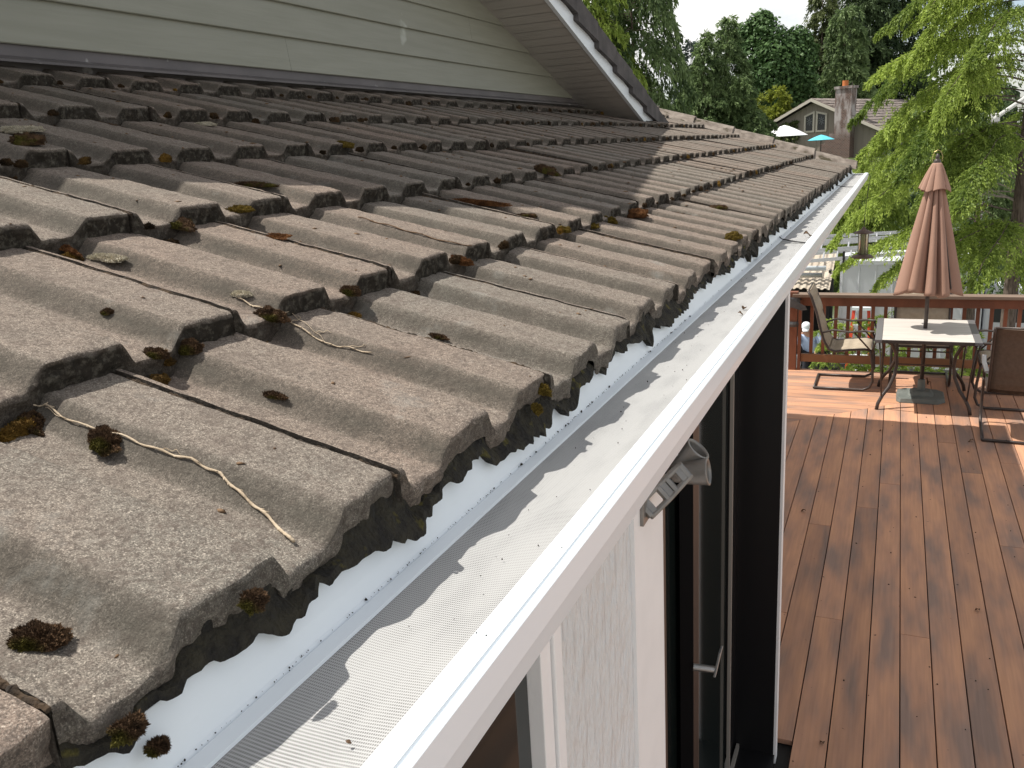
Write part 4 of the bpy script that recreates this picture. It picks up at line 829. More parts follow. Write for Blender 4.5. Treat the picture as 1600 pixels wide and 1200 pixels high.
# ================================================================== BEYOND THE DECK
def gnd(y): return -3.5 + min(1, max(0, (y - 31) / 26)) ** 1.2 * 4.4
def sprays(limbs, rg, inner=0.10, subs=22, sublen=0.34, leafs=16, L=0.10, w=0.011, droop=0.55, hang=0.7, up=0.0, spread=0.9, per=1, ybias=1.0):
    """foliage as many narrow blades on drooping side twigs; limbs = list of (points, tint)"""
    SP, SD, SL_, ST = [], [], [], []
    for pts, tn in limbs:
        pts = np.array(pts); seg = np.linalg.norm(np.diff(pts, axis=0), axis=1); cum = np.concatenate([[0], np.cumsum(seg)]); tot = cum[-1]
        n_ = max(4, int(subs * tot)); s = np.sort(rg.uniform(inner, 1.0, n_) ** 0.9) * tot
        P = np.stack([np.interp(s, cum, pts[:, k]) for k in range(3)], 1); Q = np.stack([np.interp(np.minimum(s + 0.1, tot), cum, pts[:, k]) - np.interp(np.maximum(s - 0.1, 0), cum, pts[:, k]) for k in range(3)], 1); Q /= np.linalg.norm(Q, axis=1)[:, None] + 1e-9
        lat = np.cross(Q, [0, 0, 1.0]); lat /= np.linalg.norm(lat, axis=1)[:, None] + 1e-9; sg = rg.choice([-1, 1], n_)[:, None]
        D = Q * rg.uniform(0.25, 0.9, (n_, 1)) + lat * sg * rg.uniform(0.3, 1.0, (n_, 1)) * spread + np.array([0, 0, 1.0]) * rg.uniform(-0.25, 0.25 + up, (n_, 1)); D /= np.linalg.norm(D, axis=1)[:, None]
        ln = sublen * np.minimum(1.0, (1.12 - s / tot) * 1.7) * rg.uniform(0.5, 1.25, n_) * min(1.3, 0.45 + tot * 0.28)
        SP.append(P); SD.append(D); SL_.append(ln); ST.append(np.full(n_, tn) + rg.normal(0, 0.10, n_))
    SP, SD, SL_, ST = np.concatenate(SP), np.concatenate(SD), np.concatenate(SL_), np.concatenate(ST); m_ = len(SP)
    idx = np.repeat(np.arange(m_), leafs); t = rg.uniform(0.02, 1, len(idx)) ** 0.8; g = droop * SL_[idx]
    C = SP[idx] + SD[idx] * (SL_[idx] * t)[:, None]; C[:, 2] -= g * t * t; C += rg.normal(0, 0.12, C.shape) * (SL_[idx] * 0.35)[:, None]
    T = SD[idx].copy(); T[:, 2] -= 2 * droop * t; d = T + rg.normal(0, 0.62, C.shape); d[:, 2] -= hang * rg.uniform(0.2, 1.3, len(idx)); d /= np.linalg.norm(d, axis=1)[:, None]
    ll = L * rg.uniform(0.5, 1.5, len(idx)); sd = np.cross(d, rg.normal(size=C.shape)); sd /= np.linalg.norm(sd, axis=1)[:, None] + 1e-9; ww = w * rg.uniform(0.6, 1.5, len(idx))
    V = np.stack([C - sd * ww[:, None] * 0.4, C + d * (ll * 0.5)[:, None] - sd * ww[:, None], C + d * ll[:, None], C + d * (ll * 0.5)[:, None] + sd * ww[:, None]], 1).reshape(-1, 3)
    F = np.arange(len(V)).reshape(-1, 4); tint = np.clip(np.repeat(ST[idx] + rg.normal(0, 0.16, len(idx)) + 0.25 * (t - 0.5), 4), 0, 1)
    return V, F, tint
def limb(rg, x, y, z, az, ln, rise, drop, n_=9, wig=0.04):
    P = []; 
    for i in range(n_):
        t = i / (n_ - 1); r = ln * t * (1 - 0.08 * t)
        P.append((x + math.cos(az) * r + rg.normal(0, wig) * t, y + math.sin(az) * r + rg.normal(0, wig) * t, z + rise * ln * math.sin(min(1, t * 1.3) * math.pi * 0.5) - drop * ln * t ** 2.1 + rg.normal(0, wig * 0.5) * t))
    return P
def tree(name, label, cat, x, y, zt, zlow, rad, nl, mt, seed, group=None, rise=0.12, drop=0.45, trunk_r=0.16, taper=0.9, azw=None, tiplen=0.12, woody=True, zb=None, barkmat='bark', limbs_extra=(), pw=1.0, **k):
    rg = np.random.default_rng(seed); zb = gnd(y) if zb is None else zb
    root = tag(empty(name, (x, y, zb)), label, cat, group)
    tp = [(x + 0.05 * math.sin(i * 1.3 + seed) * (i / 7), y, zb - 0.2 + (zt - zb + 0.2) * i / 7) for i in range(8)]
    mb = MB(); mb.tube(tp, [trunk_r * (1 - taper * i / 7) * (1.35 if i == 0 else 1) for i in range(8)], 10); LI = []
    for i in range(nl):
        f_ = (i + rg.uniform(0, 1)) / nl; z = zlow + (zt - zlow) * f_; ln = rad * ((1 - f_) ** pw * (1 - tiplen) + tiplen) * rg.uniform(0.7, 1.12)
        az = rg.uniform(0, 2 * math.pi) if azw is None or rg.random() < 0.35 else rg.normal(azw[0], azw[1])
        P = limb(rg, x, y, z, az, ln, rise, drop); LI.append((P, rg.uniform(0.12, 0.82)))
        if woody and ln > 0.5: mb.tube(P[:7], [max(0.006, trunk_r * 0.13 * (1 - q / 8) * min(1, ln / rad)) for q in range(7)], 5)
    for P in limbs_extra: LI.append((P, rg.uniform(0.45, 0.85))); mb.tube(P[:6], [0.016 * (1 - q / 8) for q in range(6)], 5)
    mb.build('trunk', M[barkmat], root, smooth=True)
    V, F, T = sprays(LI, rg, **k); fastmesh('crown', V, F, M[mt], root, tint=T, loc=(-x, -y, -zb)); return root
M['lime'] = leafmat('lime_cedar', (0.095, 0.155, 0.030), (0.430, 0.540, 0.110), 0.46)
M['green'] = leafmat('weeping_green', (0.058, 0.098, 0.036), (0.265, 0.360, 0.145), 0.40)
M['deep'] = leafmat('deep_fir', (0.030, 0.055, 0.024), (0.130, 0.185, 0.078), 0.32)
M['olive'] = leafmat('olive_drooping', (0.050, 0.070, 0.026), (0.180, 0.215, 0.080), 0.35)
M['maple'] = leafmat('maple_leaf', (0.035, 0.080, 0.026), (0.130, 0.225, 0.075), 0.35)
M['yellow'] = leafmat('yellow_green', (0.115, 0.150, 0.022), (0.33, 0.37, 0.05), 0.40)
M['blue'] = leafmat('distant_fir', (0.040, 0.060, 0.050), (0.085, 0.115, 0.095), 0.2)
def P_(px, py, y): v = onY(px, py, y); return (v.x, v.y, v.z)
def pl(Y, *pp): return [P_(px, py, Y + dy) for px, py, dy in pp]
# the big cedar at the right
ext = [pl(18, (1588, 60, 0), (1560, 62, -.3), (1520, 58, -.5), (1470, 66, -.7), (1425, 82, -.9), (1385, 102, -1.0), (1352, 132, -1.0)),
       pl(18, (1600, -30, 0), (1560, -10, -.3), (1520, 20, -.6), (1480, 52, -.9), (1455, 70, -1), (1435, 88, -1.1), (1415, 110, -1.2)),
       pl(18, (1620, 60, 0), (1590, 48, -.6), (1560, 60, -1.0), (1530, 85, -1.3), (1500, 118, -1.5), (1478, 150, -1.6), (1460, 190, -1.7)),
       pl(18, (1600, -80, 0), (1560, -60, -.3), (1520, -40, -.6), (1490, -22, -.9), (1465, -5, -1), (1455, 12, -1.1), (1450, 28, -1.2)),
       pl(18, (1588, 150, 0), (1540, 150, -.4), (1490, 160, -.6), (1440, 180, -.8), (1400, 205, -.8), (1370, 230, -.8), (1345, 262, -.8)),
       pl(18, (1586, 215, 0), (1530, 205, .3), (1470, 215, .4), (1410, 235, .4), (1350, 262, .3), (1300, 300, .2), (1262, 350, .1)),
       pl(18, (1585, 260, 0), (1530, 245, .5), (1470, 250, .7), (1400, 270, .8), (1340, 295, .8), (1290, 335, .7), (1255, 378, .6)),
       pl(18, (1584, 330, 0), (1540, 320, -.6), (1490, 335, -1.0), (1440, 350, -1.2), (1385, 372, -1.3), (1345, 392, -1.3), (1308, 420, -1.3)),
       pl(18, (1584, 345, 0), (1545, 345, -.7), (1500, 365, -1.0), (1455, 385, -1.2), (1415, 405, -1.3), (1380, 430, -1.3), (1358, 462, -1.3)),
       pl(18, (1584, 350, 0), (1560, 345, -.8), (1535, 358, -1.3), (1505, 372, -1.6), (1480, 392, -1.8), (1470, 415, -1.8), (1500, 440, -1.8)),
       pl(18, (1584, 345, 0), (1575, 350, -1), (1562, 372, -1.6), (1548, 392, -1.9), (1535, 412, -2.1), (1528, 432, -2.2), (1524, 456, -2.2)),
       pl(18, (1590, 400, 0), (1600, 400, -.6), (1615, 412, -1.0), (1630, 430, -1.3), (1640, 450, -1.5), (1650, 470, -1.6), (1655, 490, -1.7)),
       pl(18, (1588, 190, 0), (1550, 195, -.6), (1520, 210, -1.0), (1490, 235, -1.2), (1465, 262, -1.3), (1450, 290, -1.3), (1440, 320, -1.3)),
       pl(18, (1588, 110, 0), (1560, 105, -.8), (1530, 120, -1.2), (1500, 145, -1.4), (1470, 175, -1.5), (1450, 210, -1.5), (1435, 250, -1.5))]
ced = tree('cedar_tree', 'tall lime green drooping cedar whose trunk stands beyond the railing at right', 'tree', 2.03, 18.0, H + 8.5, H - 1.0, 3.3, 56, 'lime', 41, rise=0.16, drop=0.50, trunk_r=0.15, taper=0.7, azw=(math.pi * 0.97, 0.75), limbs_extra=ext, inner=0.2, subs=44, sublen=0.42, leafs=52, L=0.055, w=0.0100, droop=0.60, hang=0.30, tiplen=0.3, pw=0.75, spread=1.1)
# bare grey twigs low on its trunk
mb = MB(); r = random.Random(12)
for k_ in range(13):
    sy = r.uniform(235, 395); P = []; x0, y0 = 1586, sy; ln = r.uniform(40, 125); dz = r.uniform(-0.2, 0.35); dY = r.uniform(-1.2, -0.2)
    for i in range(8):
        f_ = i / 7; P.append(P_(x0 - ln * f_, y0 + ln * dz * f_ - 14 * math.sin(f_ * 3.0) * r.uniform(0.6, 1.2), 18 + dY * f_))
    mb.tube(P, [0.014 * (1 - i / 8.5) for i in range(8)], 5)
    for q in range(3, 8):
        a = Vector(P[q]); b_ = a + Vector((r.uniform(-0.35, -0.05), r.uniform(-.1, .1), r.uniform(-0.25, 0.15))); mb.tube([a, (a + b_) / 2 + Vector((0, 0, 0.03)), b_], [0.006, 0.004, 0.002], 4)
mb.build('bare_twigs', M['twiggrey'], ced)
# junipers and sprays just beyond the rail
for i, (px, yy, rad, h_, lab) in enumerate(((1312, 19.6, 0.95, 1.95, 'bright green juniper seen through the balusters beside the left patio chair'), (1400, 19.9, 1.25, 2.1, 'bright green juniper seen behind the patio table and its high backed chair'), (1510, 19.5, 0.75, 1.8, 'lime juniper behind the balusters just left of the cedar trunk'))):
    x = onY(px, 520, yy).x; tree('juniper', lab, 'shrub', x, yy, -3.5 + h_, -3.45, rad, 34, 'lime', 60 + i, 'junipers below the deck railing', rise=0.55, drop=0.25, trunk_r=0.05, subs=26, sublen=0.34, leafs=16, L=0.075, w=0.009, droop=0.35, hang=0.2, woody=False, tiplen=0.5)

# trees behind
def T_(name, label, px, ytop, Y, rad, nl, mt, seed, zlowpx=None, group='trees behind the roof', cat='tree', **k):
    v = onY(px, ytop, Y); zl = onY(px, zlowpx, Y).z if zlowpx else gnd(Y) + 1.0
    return tree(name, label, cat, v.x, Y, v.z, zl, rad, nl, mt, seed, group, **k)
T_('drooping_tree', 'tall dark drooping tree rising just right of the gable roof edge', 985, -70, 34, 2.6, 84, 'green', 71, 210, rise=0.1, drop=0.55, subs=13, sublen=0.75, leafs=18, L=0.20, w=0.028, droop=0.9, hang=1.1, tiplen=0.62, pw=0.6)
T_('drooping_tree', 'yellow green topped drooping tree behind the upper end of the gable roof', 925, -60, 32, 1.9, 60, 'lime', 72, 100, rise=0.1, drop=0.55, subs=12, sublen=0.6, leafs=16, L=0.18, w=0.028, droop=0.9, hang=1.0, tiplen=0.5)
T_('weeping_conifer', 'pointed green weeping conifer, leftmost of the two middle spires', 1101, 50, 44, 2.5, 105, 'green', 73, 230, tiplen=0.05, rise=0.18, drop=0.42, subs=9, sublen=0.7, leafs=24, L=0.18, w=0.028, droop=0.5, hang=0.25)
T_('weeping_conifer', 'broad green weeping conifer with drooping arms just left of the maple', 1137, 26, 45, 3.0, 130, 'green', 74, 235, tiplen=0.05, rise=0.2, drop=0.42, subs=9, sublen=0.75, leafs=24, L=0.18, w=0.028, droop=0.5, hang=0.25)
T_('weeping_conifer', 'lower green weeping conifer between the broad one and the yellow shrubs', 1172, 95, 76, 4.2, 80, 'green', 75, 225, rise=0.2, drop=0.42, subs=7, sublen=1.1, leafs=22, L=0.28, w=0.045, droop=0.5, hang=0.25)
T_('spruce', 'small hazy blue green spruce tip left of the weeping conifers', 1079, 62, 95, 2.4, 70, 'blue', 76, 200, rise=0.05, drop=0.25, subs=5, sublen=0.9, leafs=9, L=0.42, w=0.07, droop=0.4, hang=0.3)
T_('spruce', 'hazy blue green spruce low beside the drooping tree', 1062, 100, 100, 2.8, 60, 'blue', 77, 210, rise=0.05, drop=0.25, subs=5, sublen=0.9, leafs=9, L=0.42, w=0.07, droop=0.4, hang=0.3)
T_('fir_tree', 'tall thin brownish fir behind the gable of the neighbouring house', 1287, -18, 84, 3.9, 130, 'olive', 78, 205, rise=0.08, drop=0.35, subs=6, sublen=1.2, leafs=22, L=0.32, w=0.050, droop=0.55, hang=0.25, tiplen=0.22)
T_('fir_tree', 'big dark fir towering behind the brick chimney', 1352, -110, 88, 5.6, 190, 'deep', 79, 205, rise=0.12, drop=0.38, subs=6, sublen=1.3, leafs=22, L=0.32, w=0.050, droop=0.55, hang=0.25, tiplen=0.3)
T_('fir_tree', 'dark fir right of the chimney, thin at its outer branches', 1415, -70, 90, 5.0, 140, 'deep', 80, 205, rise=0.12, drop=0.38, subs=6, sublen=1.2, leafs=22, L=0.32, w=0.050, droop=0.55, hang=0.25, tiplen=0.3)
T_('fir_tree', 'mid green fir close behind the left end of the brick chimney', 1322, 10, 80, 3.6, 120, 'green', 81, 205, rise=0.1, drop=0.38, subs=6, sublen=1.1, leafs=22, L=0.32, w=0.050, droop=0.55, hang=0.25, tiplen=0.3)
T_('fir_tree', 'dark fir half hidden behind the lime cedar at the far right', 1530, 120, 40, 3.6, 120, 'deep', 82, 430, rise=0.12, drop=0.4, subs=9, sublen=0.8, leafs=15, L=0.24, w=0.034, droop=0.7, hang=0.7, tiplen=0.4)
T_('fir_tree', 'green fir deep behind the closed umbrella', 1455, 165, 44, 3.6, 120, 'green', 83, 440, rise=0.12, drop=0.4, subs=9, sublen=0.8, leafs=15, L=0.24, w=0.034, droop=0.7, hang=0.7, tiplen=0.5)
T_('fir_tree', 'dark fir low between the closed umbrella and the cedar trunk', 1535, 250, 21, 1.5, 60, 'green', 93, 420, rise=0.15, drop=0.4, subs=16, sublen=0.5, leafs=18, L=0.10, w=0.014, droop=0.7, hang=0.5, tiplen=0.5)
T_('fir_tree', 'lime green fir behind the bird feeder', 1345, 262, 34, 2.6, 100, 'lime', 84, 420, rise=0.2, drop=0.4, subs=10, sublen=0.7, leafs=16, L=0.17, w=0.022, droop=0.7, hang=0.7, tiplen=0.6)
T_('fir_tree', 'dark fir at the right edge behind the cedar trunk', 1610, 150, 33, 2.8, 100, 'deep', 85, 430, rise=0.12, drop=0.4, subs=9, sublen=0.8, leafs=15, L=0.2, w=0.03, droop=0.7, hang=0.7, tiplen=0.5)
T_('shrub', 'yellow green feathery shrub with a pointed tip, left one beside the roof ridge', 1152, 150, 66, 1.7, 40, 'yellow', 86, 235, group='yellow green shrubs below the conifers', cat='shrub', rise=0.5, drop=0.2, trunk_r=0.05, subs=8, sublen=0.8, leafs=20, L=0.26, w=0.042, droop=0.2, hang=0.0, woody=False)
T_('shrub', 'yellow green feathery shrub with a pointed tip, nearer the neighbouring roof', 1180, 155, 67, 1.85, 44, 'yellow', 87, 235, group='yellow green shrubs below the conifers', cat='shrub', rise=0.5, drop=0.2, trunk_r=0.05, subs=8, sublen=0.8, leafs=20, L=0.26, w=0.042, droop=0.2, hang=0.0, woody=False)
T_('shrub', 'brightest yellow maple shrub right against the neighbouring roof edge', 1216, 140, 71, 2.3, 60, 'yellow', 88, 235, group='yellow green shrubs below the conifers', cat='shrub', rise=0.3, drop=0.2, trunk_r=0.05, subs=7, sublen=0.9, leafs=18, L=0.26, w=0.055, droop=0.2, hang=0.1, woody=False, tiplen=0.2)
T_('shrub', 'low pale green shrub at the roof ridge left of the yellow ones', 1120, 180, 64, 1.4, 26, 'yellow', 89, 235, group='yellow green shrubs below the conifers', cat='shrub', rise=0.4, drop=0.2, trunk_r=0.05, subs=8, sublen=0.7, leafs=18, L=0.24, w=0.05, droop=0.2, hang=0.0, woody=False, tiplen=0.5)
def broadleaf(name, label, px, py, Y, lobes, mt, seed, n_=900, L=0.34):
    rg = np.random.default_rng(seed); v = onY(px, py, Y); zb = gnd(Y); root = tag(empty(name, (v.x, Y, zb)), label, 'tree', 'trees behind the roof'); VV, TT = [], []
    mb = MB(); mb.tube([(v.x, Y, zb - 0.2), (v.x, Y, zb + 3), (v.x + 0.2, Y, v.z)], [0.35, 0.28, 0.12], 9)
    for (qx, qy, dy, r) in lobes:
        c = np.array(P_(qx, qy, Y + dy)); mb.tube([(v.x, Y, zb + 2.5), tuple((c + [v.x, Y, zb + 3]) / 2), tuple(c)], [0.12, 0.08, 0.03], 6)
        d = rg.normal(size=(n_, 3)); d /= np.linalg.norm(d, axis=1)[:, None]; rr_ = r * rg.uniform(0.55, 1.0, n_) ** 0.5; rr_ *= 1 + vnoise(d + seed, 2.2) * 0.30 + vnoise(d * 1.0 + qx, 4.5) * 0.2
        C = c + d * rr_[:, None] * [1, 1, 0.85]; nrm = d + rg.normal(0, 0.5, C.shape) + [0, 0, 0.5]; nrm /= np.linalg.norm(nrm, axis=1)[:, None]
        a = np.cross(nrm, rg.normal(size=C.shape)); a /= np.linalg.norm(a, axis=1)[:, None]; b_ = np.cross(nrm, a); s = L * rg.uniform(0.5, 1.3, (n_, 1)) * 0.5
        VV.append(np.stack([C - a * s, C + b_ * s * 0.9, C + a * s * 1.1, C - b_ * s * 0.8], 1).reshape(-1, 3)); TT.append(np.repeat(np.clip(rg.uniform(0.15, 0.85) * 0.5 + rg.uniform(0, 0.6, n_), 0, 1), 4))
    mb.build('trunk', M['bark'], root, smooth=True); V = np.concatenate(VV); fastmesh('crown', V, np.arange(len(V)).reshape(-1, 4), M[mt], root, tint=np.concatenate(TT), loc=(-v.x, -Y, -zb)); return root
lr = random.Random(5)
lob = [(1188, 40, 0, 0.9), (1200, 60, 0, 1.2), (1172, 62, .5, 1.1), (1210, 88, -.4, 1.3), (1185, 95, 0, 1.3), (1160, 60, 1, .9), (1148, 70, 1, .9), (1225, 75, .5, 1.1), (1238, 92, .5, 1.2), (1248, 62, 1, .8), (1215, 118, -.5, 1.4), (1240, 125, 0, 1.3), (1190, 130, 0, 1.4), (1225, 145, .3, 1.4), (1205, 160, 0, 1.5), (1250, 150, .6, 1.2), (1180, 165, .5, 1.4), (1230, 175, .5, 1.4), (1253, 100, 1, 1.0), (1258, 80, 1.3, .7), (1195, 28, .2, .45), (1178, 48, .3, .5)]
broadleaf('maple_tree', 'rounded dark green maple between the weeping conifers and the tall firs', 1205, 60, 76, [(a_, b_, c_ * 1.4, d_ * 1.35) for a_, b_, c_, d_ in lob], 'maple', 91, 1300, 0.27)
broadleaf('maple_tree', 'dark leafy tree low behind the shrubs and the neighbouring house', 1262, 120, 92, [(1262 + lr.uniform(-22, 22), 110 + 14 * i, lr.uniform(-1, 1), 2.3) for i in range(6)], 'deep', 92, 900, 0.36)

# neighbouring house
def nhouse():
    u = Vector((0.945, -0.326, 0)); w = Vector((0.326, 0.945, 0)); o = Vector((-5.57, 65.0, 0)); zr = 5.02; sl = 0.47; zg = 0.4
    t = tag(empty('neighbour_house', o + Vector((0, 0, 0.9))), 'taupe neighbouring house with brick chimney and shake roof beyond the trees', 'house')
    W_ = lambda s, d, z: tuple(o + u * s + w * d + Vector((0, 0, z)))
    wl_ = noisy('taupe_board_siding', (0.23, 0.20, 0.165), (0.26, 0.228, 0.19), 2, 0.8, stretch=(9, 9, 0.3)); tr = M['soffit']; cream = mat('cream_trim', (0.50, 0.46, 0.39), 0.6)[0]
    mb = MB(); mb.prism([(-5.6, zg), (4.6, zg), (4.6, zr - 0.22 - 4.6 * sl), (0, zr - 0.22), (-5.6, zr - 0.22 - 5.6 * sl)], lambda a, b_, q: W_(a, q, b_), 0, 15.5)
    for k_ in range(26): s = -5.4 + k_ * 0.4; top = zr - 0.24 - abs(s) * sl; mb.prism([(s, zg), (s + 0.04, zg), (s + 0.04, top), (s, top)], lambda a, b_, q: W_(a, q, b_), -0.02, 0)
    mb.build('wall', wl_, t)
    sh = noisy('grey_brown_shakes', (0.13, 0.105, 0.095), (0.25, 0.21, 0.185), 3.2, 0.95, bump=1.0, bscale=16, bdist=0.05, stretch=(1, 1, 1.4), c3=(0.36, 0.32, 0.29), s3=2.2, f3=(0.6, 0.7))
    mb = MB(); r = random.Random(3)
    for sg in (-1, 1):
        n_ = 14
        for i in range(n_):
            a, b_ = i / n_ * 6.2, (i + 1) / n_ * 6.2 + 0.04; q = -0.55
            while q < 16.3:
                ln = r.uniform(0.25, 0.7); l_ = r.uniform(0.03, 0.07)
                V = [W_(sg * a, q, zr - a * sl + 0.02), W_(sg * a, q + ln, zr - a * sl + 0.02), W_(sg * b_, q + ln, zr - b_ * sl + 0.02 + l_), W_(sg * b_, q, zr - b_ * sl + 0.02 + l_)]; V += [(x, y, z - 0.10) for x, y, z in V]
                if not (sg > 0 and b_ > 5.75) and not (sg < 0 and b_ > 7): mb.add(V, [(0, 1, 2, 3), (4, 7, 6, 5), (0, 4, 5, 1), (1, 5, 6, 2), (2, 6, 7, 3), (3, 7, 4, 0)], r.random())
                q += ln
    mb.build('roof', sh, t)
    mb = MB()
    for sg, e in ((-1, 6.4), (1, 5.3)): mb.prism([(0, zr + 0.0), (sg * e, zr - e * sl), (sg * e, zr - e * sl - 0.2), (0, zr - 0.2)], lambda a, b_, q: W_(a, q, b_), -0.62, -0.56)
    mb.build('rake_board', cream, t)
    mb = MB(); mb.prism([(4.45, zg), (4.62, zg), (4.62, zr - 0.3 - 4.6 * sl), (4.45, zr - 0.3 - 4.45 * sl)], lambda a, b_, q: W_(a, q, b_), -0.04, 0.02); mb.build('corner_trim', cream, t)
    # two window sashes whose heads follow the rake
    for a, b_, za, zb2 in ((-0.68, 0.07, 3.92, 4.20), (0.17, 0.95, 4.18, 3.98)):
        mb = MB()
        for poly in ([(a, 2.78), (b_, 2.78), (b_, 2.90), (a, 2.90)], [(a, za), (b_, zb2), (b_, zb2 - 0.12), (a, za - 0.12)], [(a, 2.9), (a + 0.12, 2.9), (a + 0.12, za - 0.1), (a, za - 0.12)], [(b_ - 0.12, 2.9), (b_, 2.9), (b_, zb2 - 0.12), (b_ - 0.12, zb2 - 0.12)]): mb.prism(poly, lambda p, q, k_: W_(p, k_, q), -0.09, -0.021)
        wn_ = mb.build('window', cream, t); mb = MB(); mb.prism([(a + 0.1, 2.88), (b_ - 0.1, 2.88), (b_ - 0.1, zb2 - 0.1), (a + 0.1, za - 0.1)], lambda p, q, k_: W_(p, k_, q), -0.05, -0.03); mb.build('pane', M['glass'], wn_)
        cx, cz = (a + b_) / 2, 3.52; mb = MB()
        for k_ in range(8):
            an = k_ * math.pi / 4; mb.tube([W_(cx + 0.05 * math.cos(an), -0.055, cz + 0.05 * math.sin(an)), W_(cx + 0.21 * math.cos(an), -0.055, cz + 0.27 * math.sin(an))], 0.010, 4)
        mb.build('snowflake_decal', mat('grey_decal', (0.30, 0.32, 0.33), 0.6)[0], wn_)
    br = bpy.data.materials.new('weathered_brick'); br.use_nodes = True; n, l = br.node_tree.nodes, br.node_tree.links; b = n['Principled BSDF']; b.inputs['Roughness'].default_value = 0.9
    tcx = N('ShaderNodeTexCoord', n); mpx = N('ShaderNodeMapping', n); mpx.inputs['Rotation'].default_value = (math.pi / 2, 0, 0); l.new(tcx.outputs['Object'], mpx.inputs[0])
    bk = N('ShaderNodeTexBrick', n); bk.inputs['Scale'].default_value = 3.0; bk.inputs['Color1'].default_value = (0.10, 0.060, 0.050, 1); bk.inputs['Color2'].default_value = (0.155, 0.090, 0.072, 1); bk.inputs['Mortar'].default_value = (0.22, 0.20, 0.18, 1); bk.inputs['Mortar Size'].default_value = 0.02; l.new(mpx.outputs[0], bk.inputs[0])
    zn = N('ShaderNodeTexNoise', n); zn.inputs['Scale'].default_value = 1.1; zn.inputs['Detail'].default_value = 7; mp2 = N('ShaderNodeMapping', n); mp2.inputs['Scale'].default_value = (2.2, 2.2, 0.9); l.new(tcx.outputs['Object'], mp2.inputs[0]); l.new(mp2.outputs[0], zn.inputs[0])
    szz = N('ShaderNodeSeparateXYZ', n); l.new(tcx.outputs['Object'], szz.inputs[0]); m1 = N('ShaderNodeMapRange', n); m1.inputs[1].default_value = 2.2; m1.inputs[2].default_value = 3.4; l.new(szz.outputs[2], m1.inputs[0]); m2 = N('ShaderNodeMapRange', n); m2.inputs[1].default_value = 0.40; m2.inputs[2].default_value = 0.56; l.new(zn.outputs[0], m2.inputs[0])
    mu = N('ShaderNodeMath', n, operation='MULTIPLY'); l.new(m1.outputs[0], mu.inputs[0]); l.new(m2.outputs[0], mu.inputs[1]); q = N('ShaderNodeMixRGB', n); q.inputs[2].default_value = (0.40, 0.36, 0.35, 1); l.new(mu.outputs[0], q.inputs[0]); l.new(bk.outputs[0], q.inputs[1]); l.new(q.outputs[0], b.inputs['Base Color'])
    mb = MB(); mb.prism([(1.75, zg), (2.86, zg), (2.86, 5.45), (1.75, 5.45)], lambda a, c, q: W_(a, q, c), -0.75, 0.1)
    for s0, z1 in ((1.42, 2.62), (1.15, 2.35), (0.78, 1.95)): mb.prism([(s0, zg), (1.749, zg), (1.749, z1), (s0, z1)], lambda a, c, q, s0=s0: W_(a, q, c), -0.74 + (1.75 - s0) * 0.05, 0.0)
    mb.prism([(1.68, 5.4501), (2.93, 5.4501), (2.93, 5.62), (1.68, 5.62)], lambda a, c, q: W_(a, q, c), -0.82, 0.17); ch = mb.build('chimney', br, t)
    mb = MB(); mb.lathe([(0.19, 5.62), (0.19, 5.98), (0.14, 5.98), (0.14, 5.70), (0, 5.70)], tuple(Vector(W_(2.22, -0.3, 0))), 14); mb.build('flue_pot', mat('terracotta', (0.50, 0.16, 0.045), 0.8)[0], ch, smooth=False)
    mb = MB(); mb.bb((Vector(W_(2.62, -0.2, 5.62))), Vector(W_(2.66, -0.16, 5.86))); mb.build('vent_pipe', M['bronze'], ch)
    rg = np.random.default_rng(3); V, F, T = sprays([([W_(-5.6, -0.15, 2.2), W_(-4, -0.2, 2.9), W_(-2.6, -0.2, 3.2), W_(-1.2, -0.15, 3.6)], .4), ([W_(-2.6, -0.15, 2.0), W_(-2.2, -0.2, 2.8), W_(-1.3, -0.2, 3.3)], .4), ([W_(-4.0, -0.15, 1.6), W_(-2.4, -0.2, 2.4), W_(-1.1, -0.2, 2.6)], .5)], rg, subs=16, sublen=0.75, leafs=20, L=0.17, w=0.05, droop=0.3, hang=0.3)
    fastmesh('ivy', V, F, M['olive'], t, tint=T, loc=tuple(-(o + Vector((0, 0, 0.9)))))
nhouse()
def openumb(px, py0, py1, w0, w1, Y, m_, name, label):
    c = onY(px, py0, Y); zr = onY(px, py1, Y).z; a, b_ = onY(w0, py1, Y), onY(w1, py1, Y); R_ = (b_.x - a.x) / 2; cx = (a.x + b_.x) / 2; zb = gnd(Y); t = tag(empty(name, (cx, Y, zb)), label, 'umbrella')
    mb = MB(); P = []
    for f_ in np.linspace(0, 1, 7): P.append([(cx + R_ * f_ * math.cos(k * math.pi / 4 + 0.2) * 1.0, Y + R_ * f_ * math.sin(k * math.pi / 4 + 0.2), c.z - (c.z - zr) * f_ ** 1.25) for k in range(8)])
    mb.grid(P, close=True); o = mb.build('canopy', m_, t); md = o.modifiers.new('s', 'SOLIDIFY'); md.thickness = 0.02
    mb = MB(); mb.tube([(cx, Y, zb), (cx, Y, c.z)], 0.03, 8); mb.build('pole', M['bronze'], t)
openumb(1226, 196, 213, 1189, 1262, 58, mat('white_canvas', (0.82, 0.82, 0.82), 0.8)[0], 'garden_umbrella', 'open white garden umbrella left of the turquoise one by the neighbouring house')
openumb(1283, 211, 219, 1262, 1304, 57, mat('turquoise_canvas', (0.10, 0.50, 0.62), 0.8)[0], 'garden_umbrella', 'open turquoise garden umbrella in front of the brick chimney')
mb = MB(); r = random.Random(1); x0 = onY(1340, 250, 50).x
ff = tag(empty('board_fence', (x0, 50, gnd(50))), 'weathered board fence below the neighbouring house', 'fence')
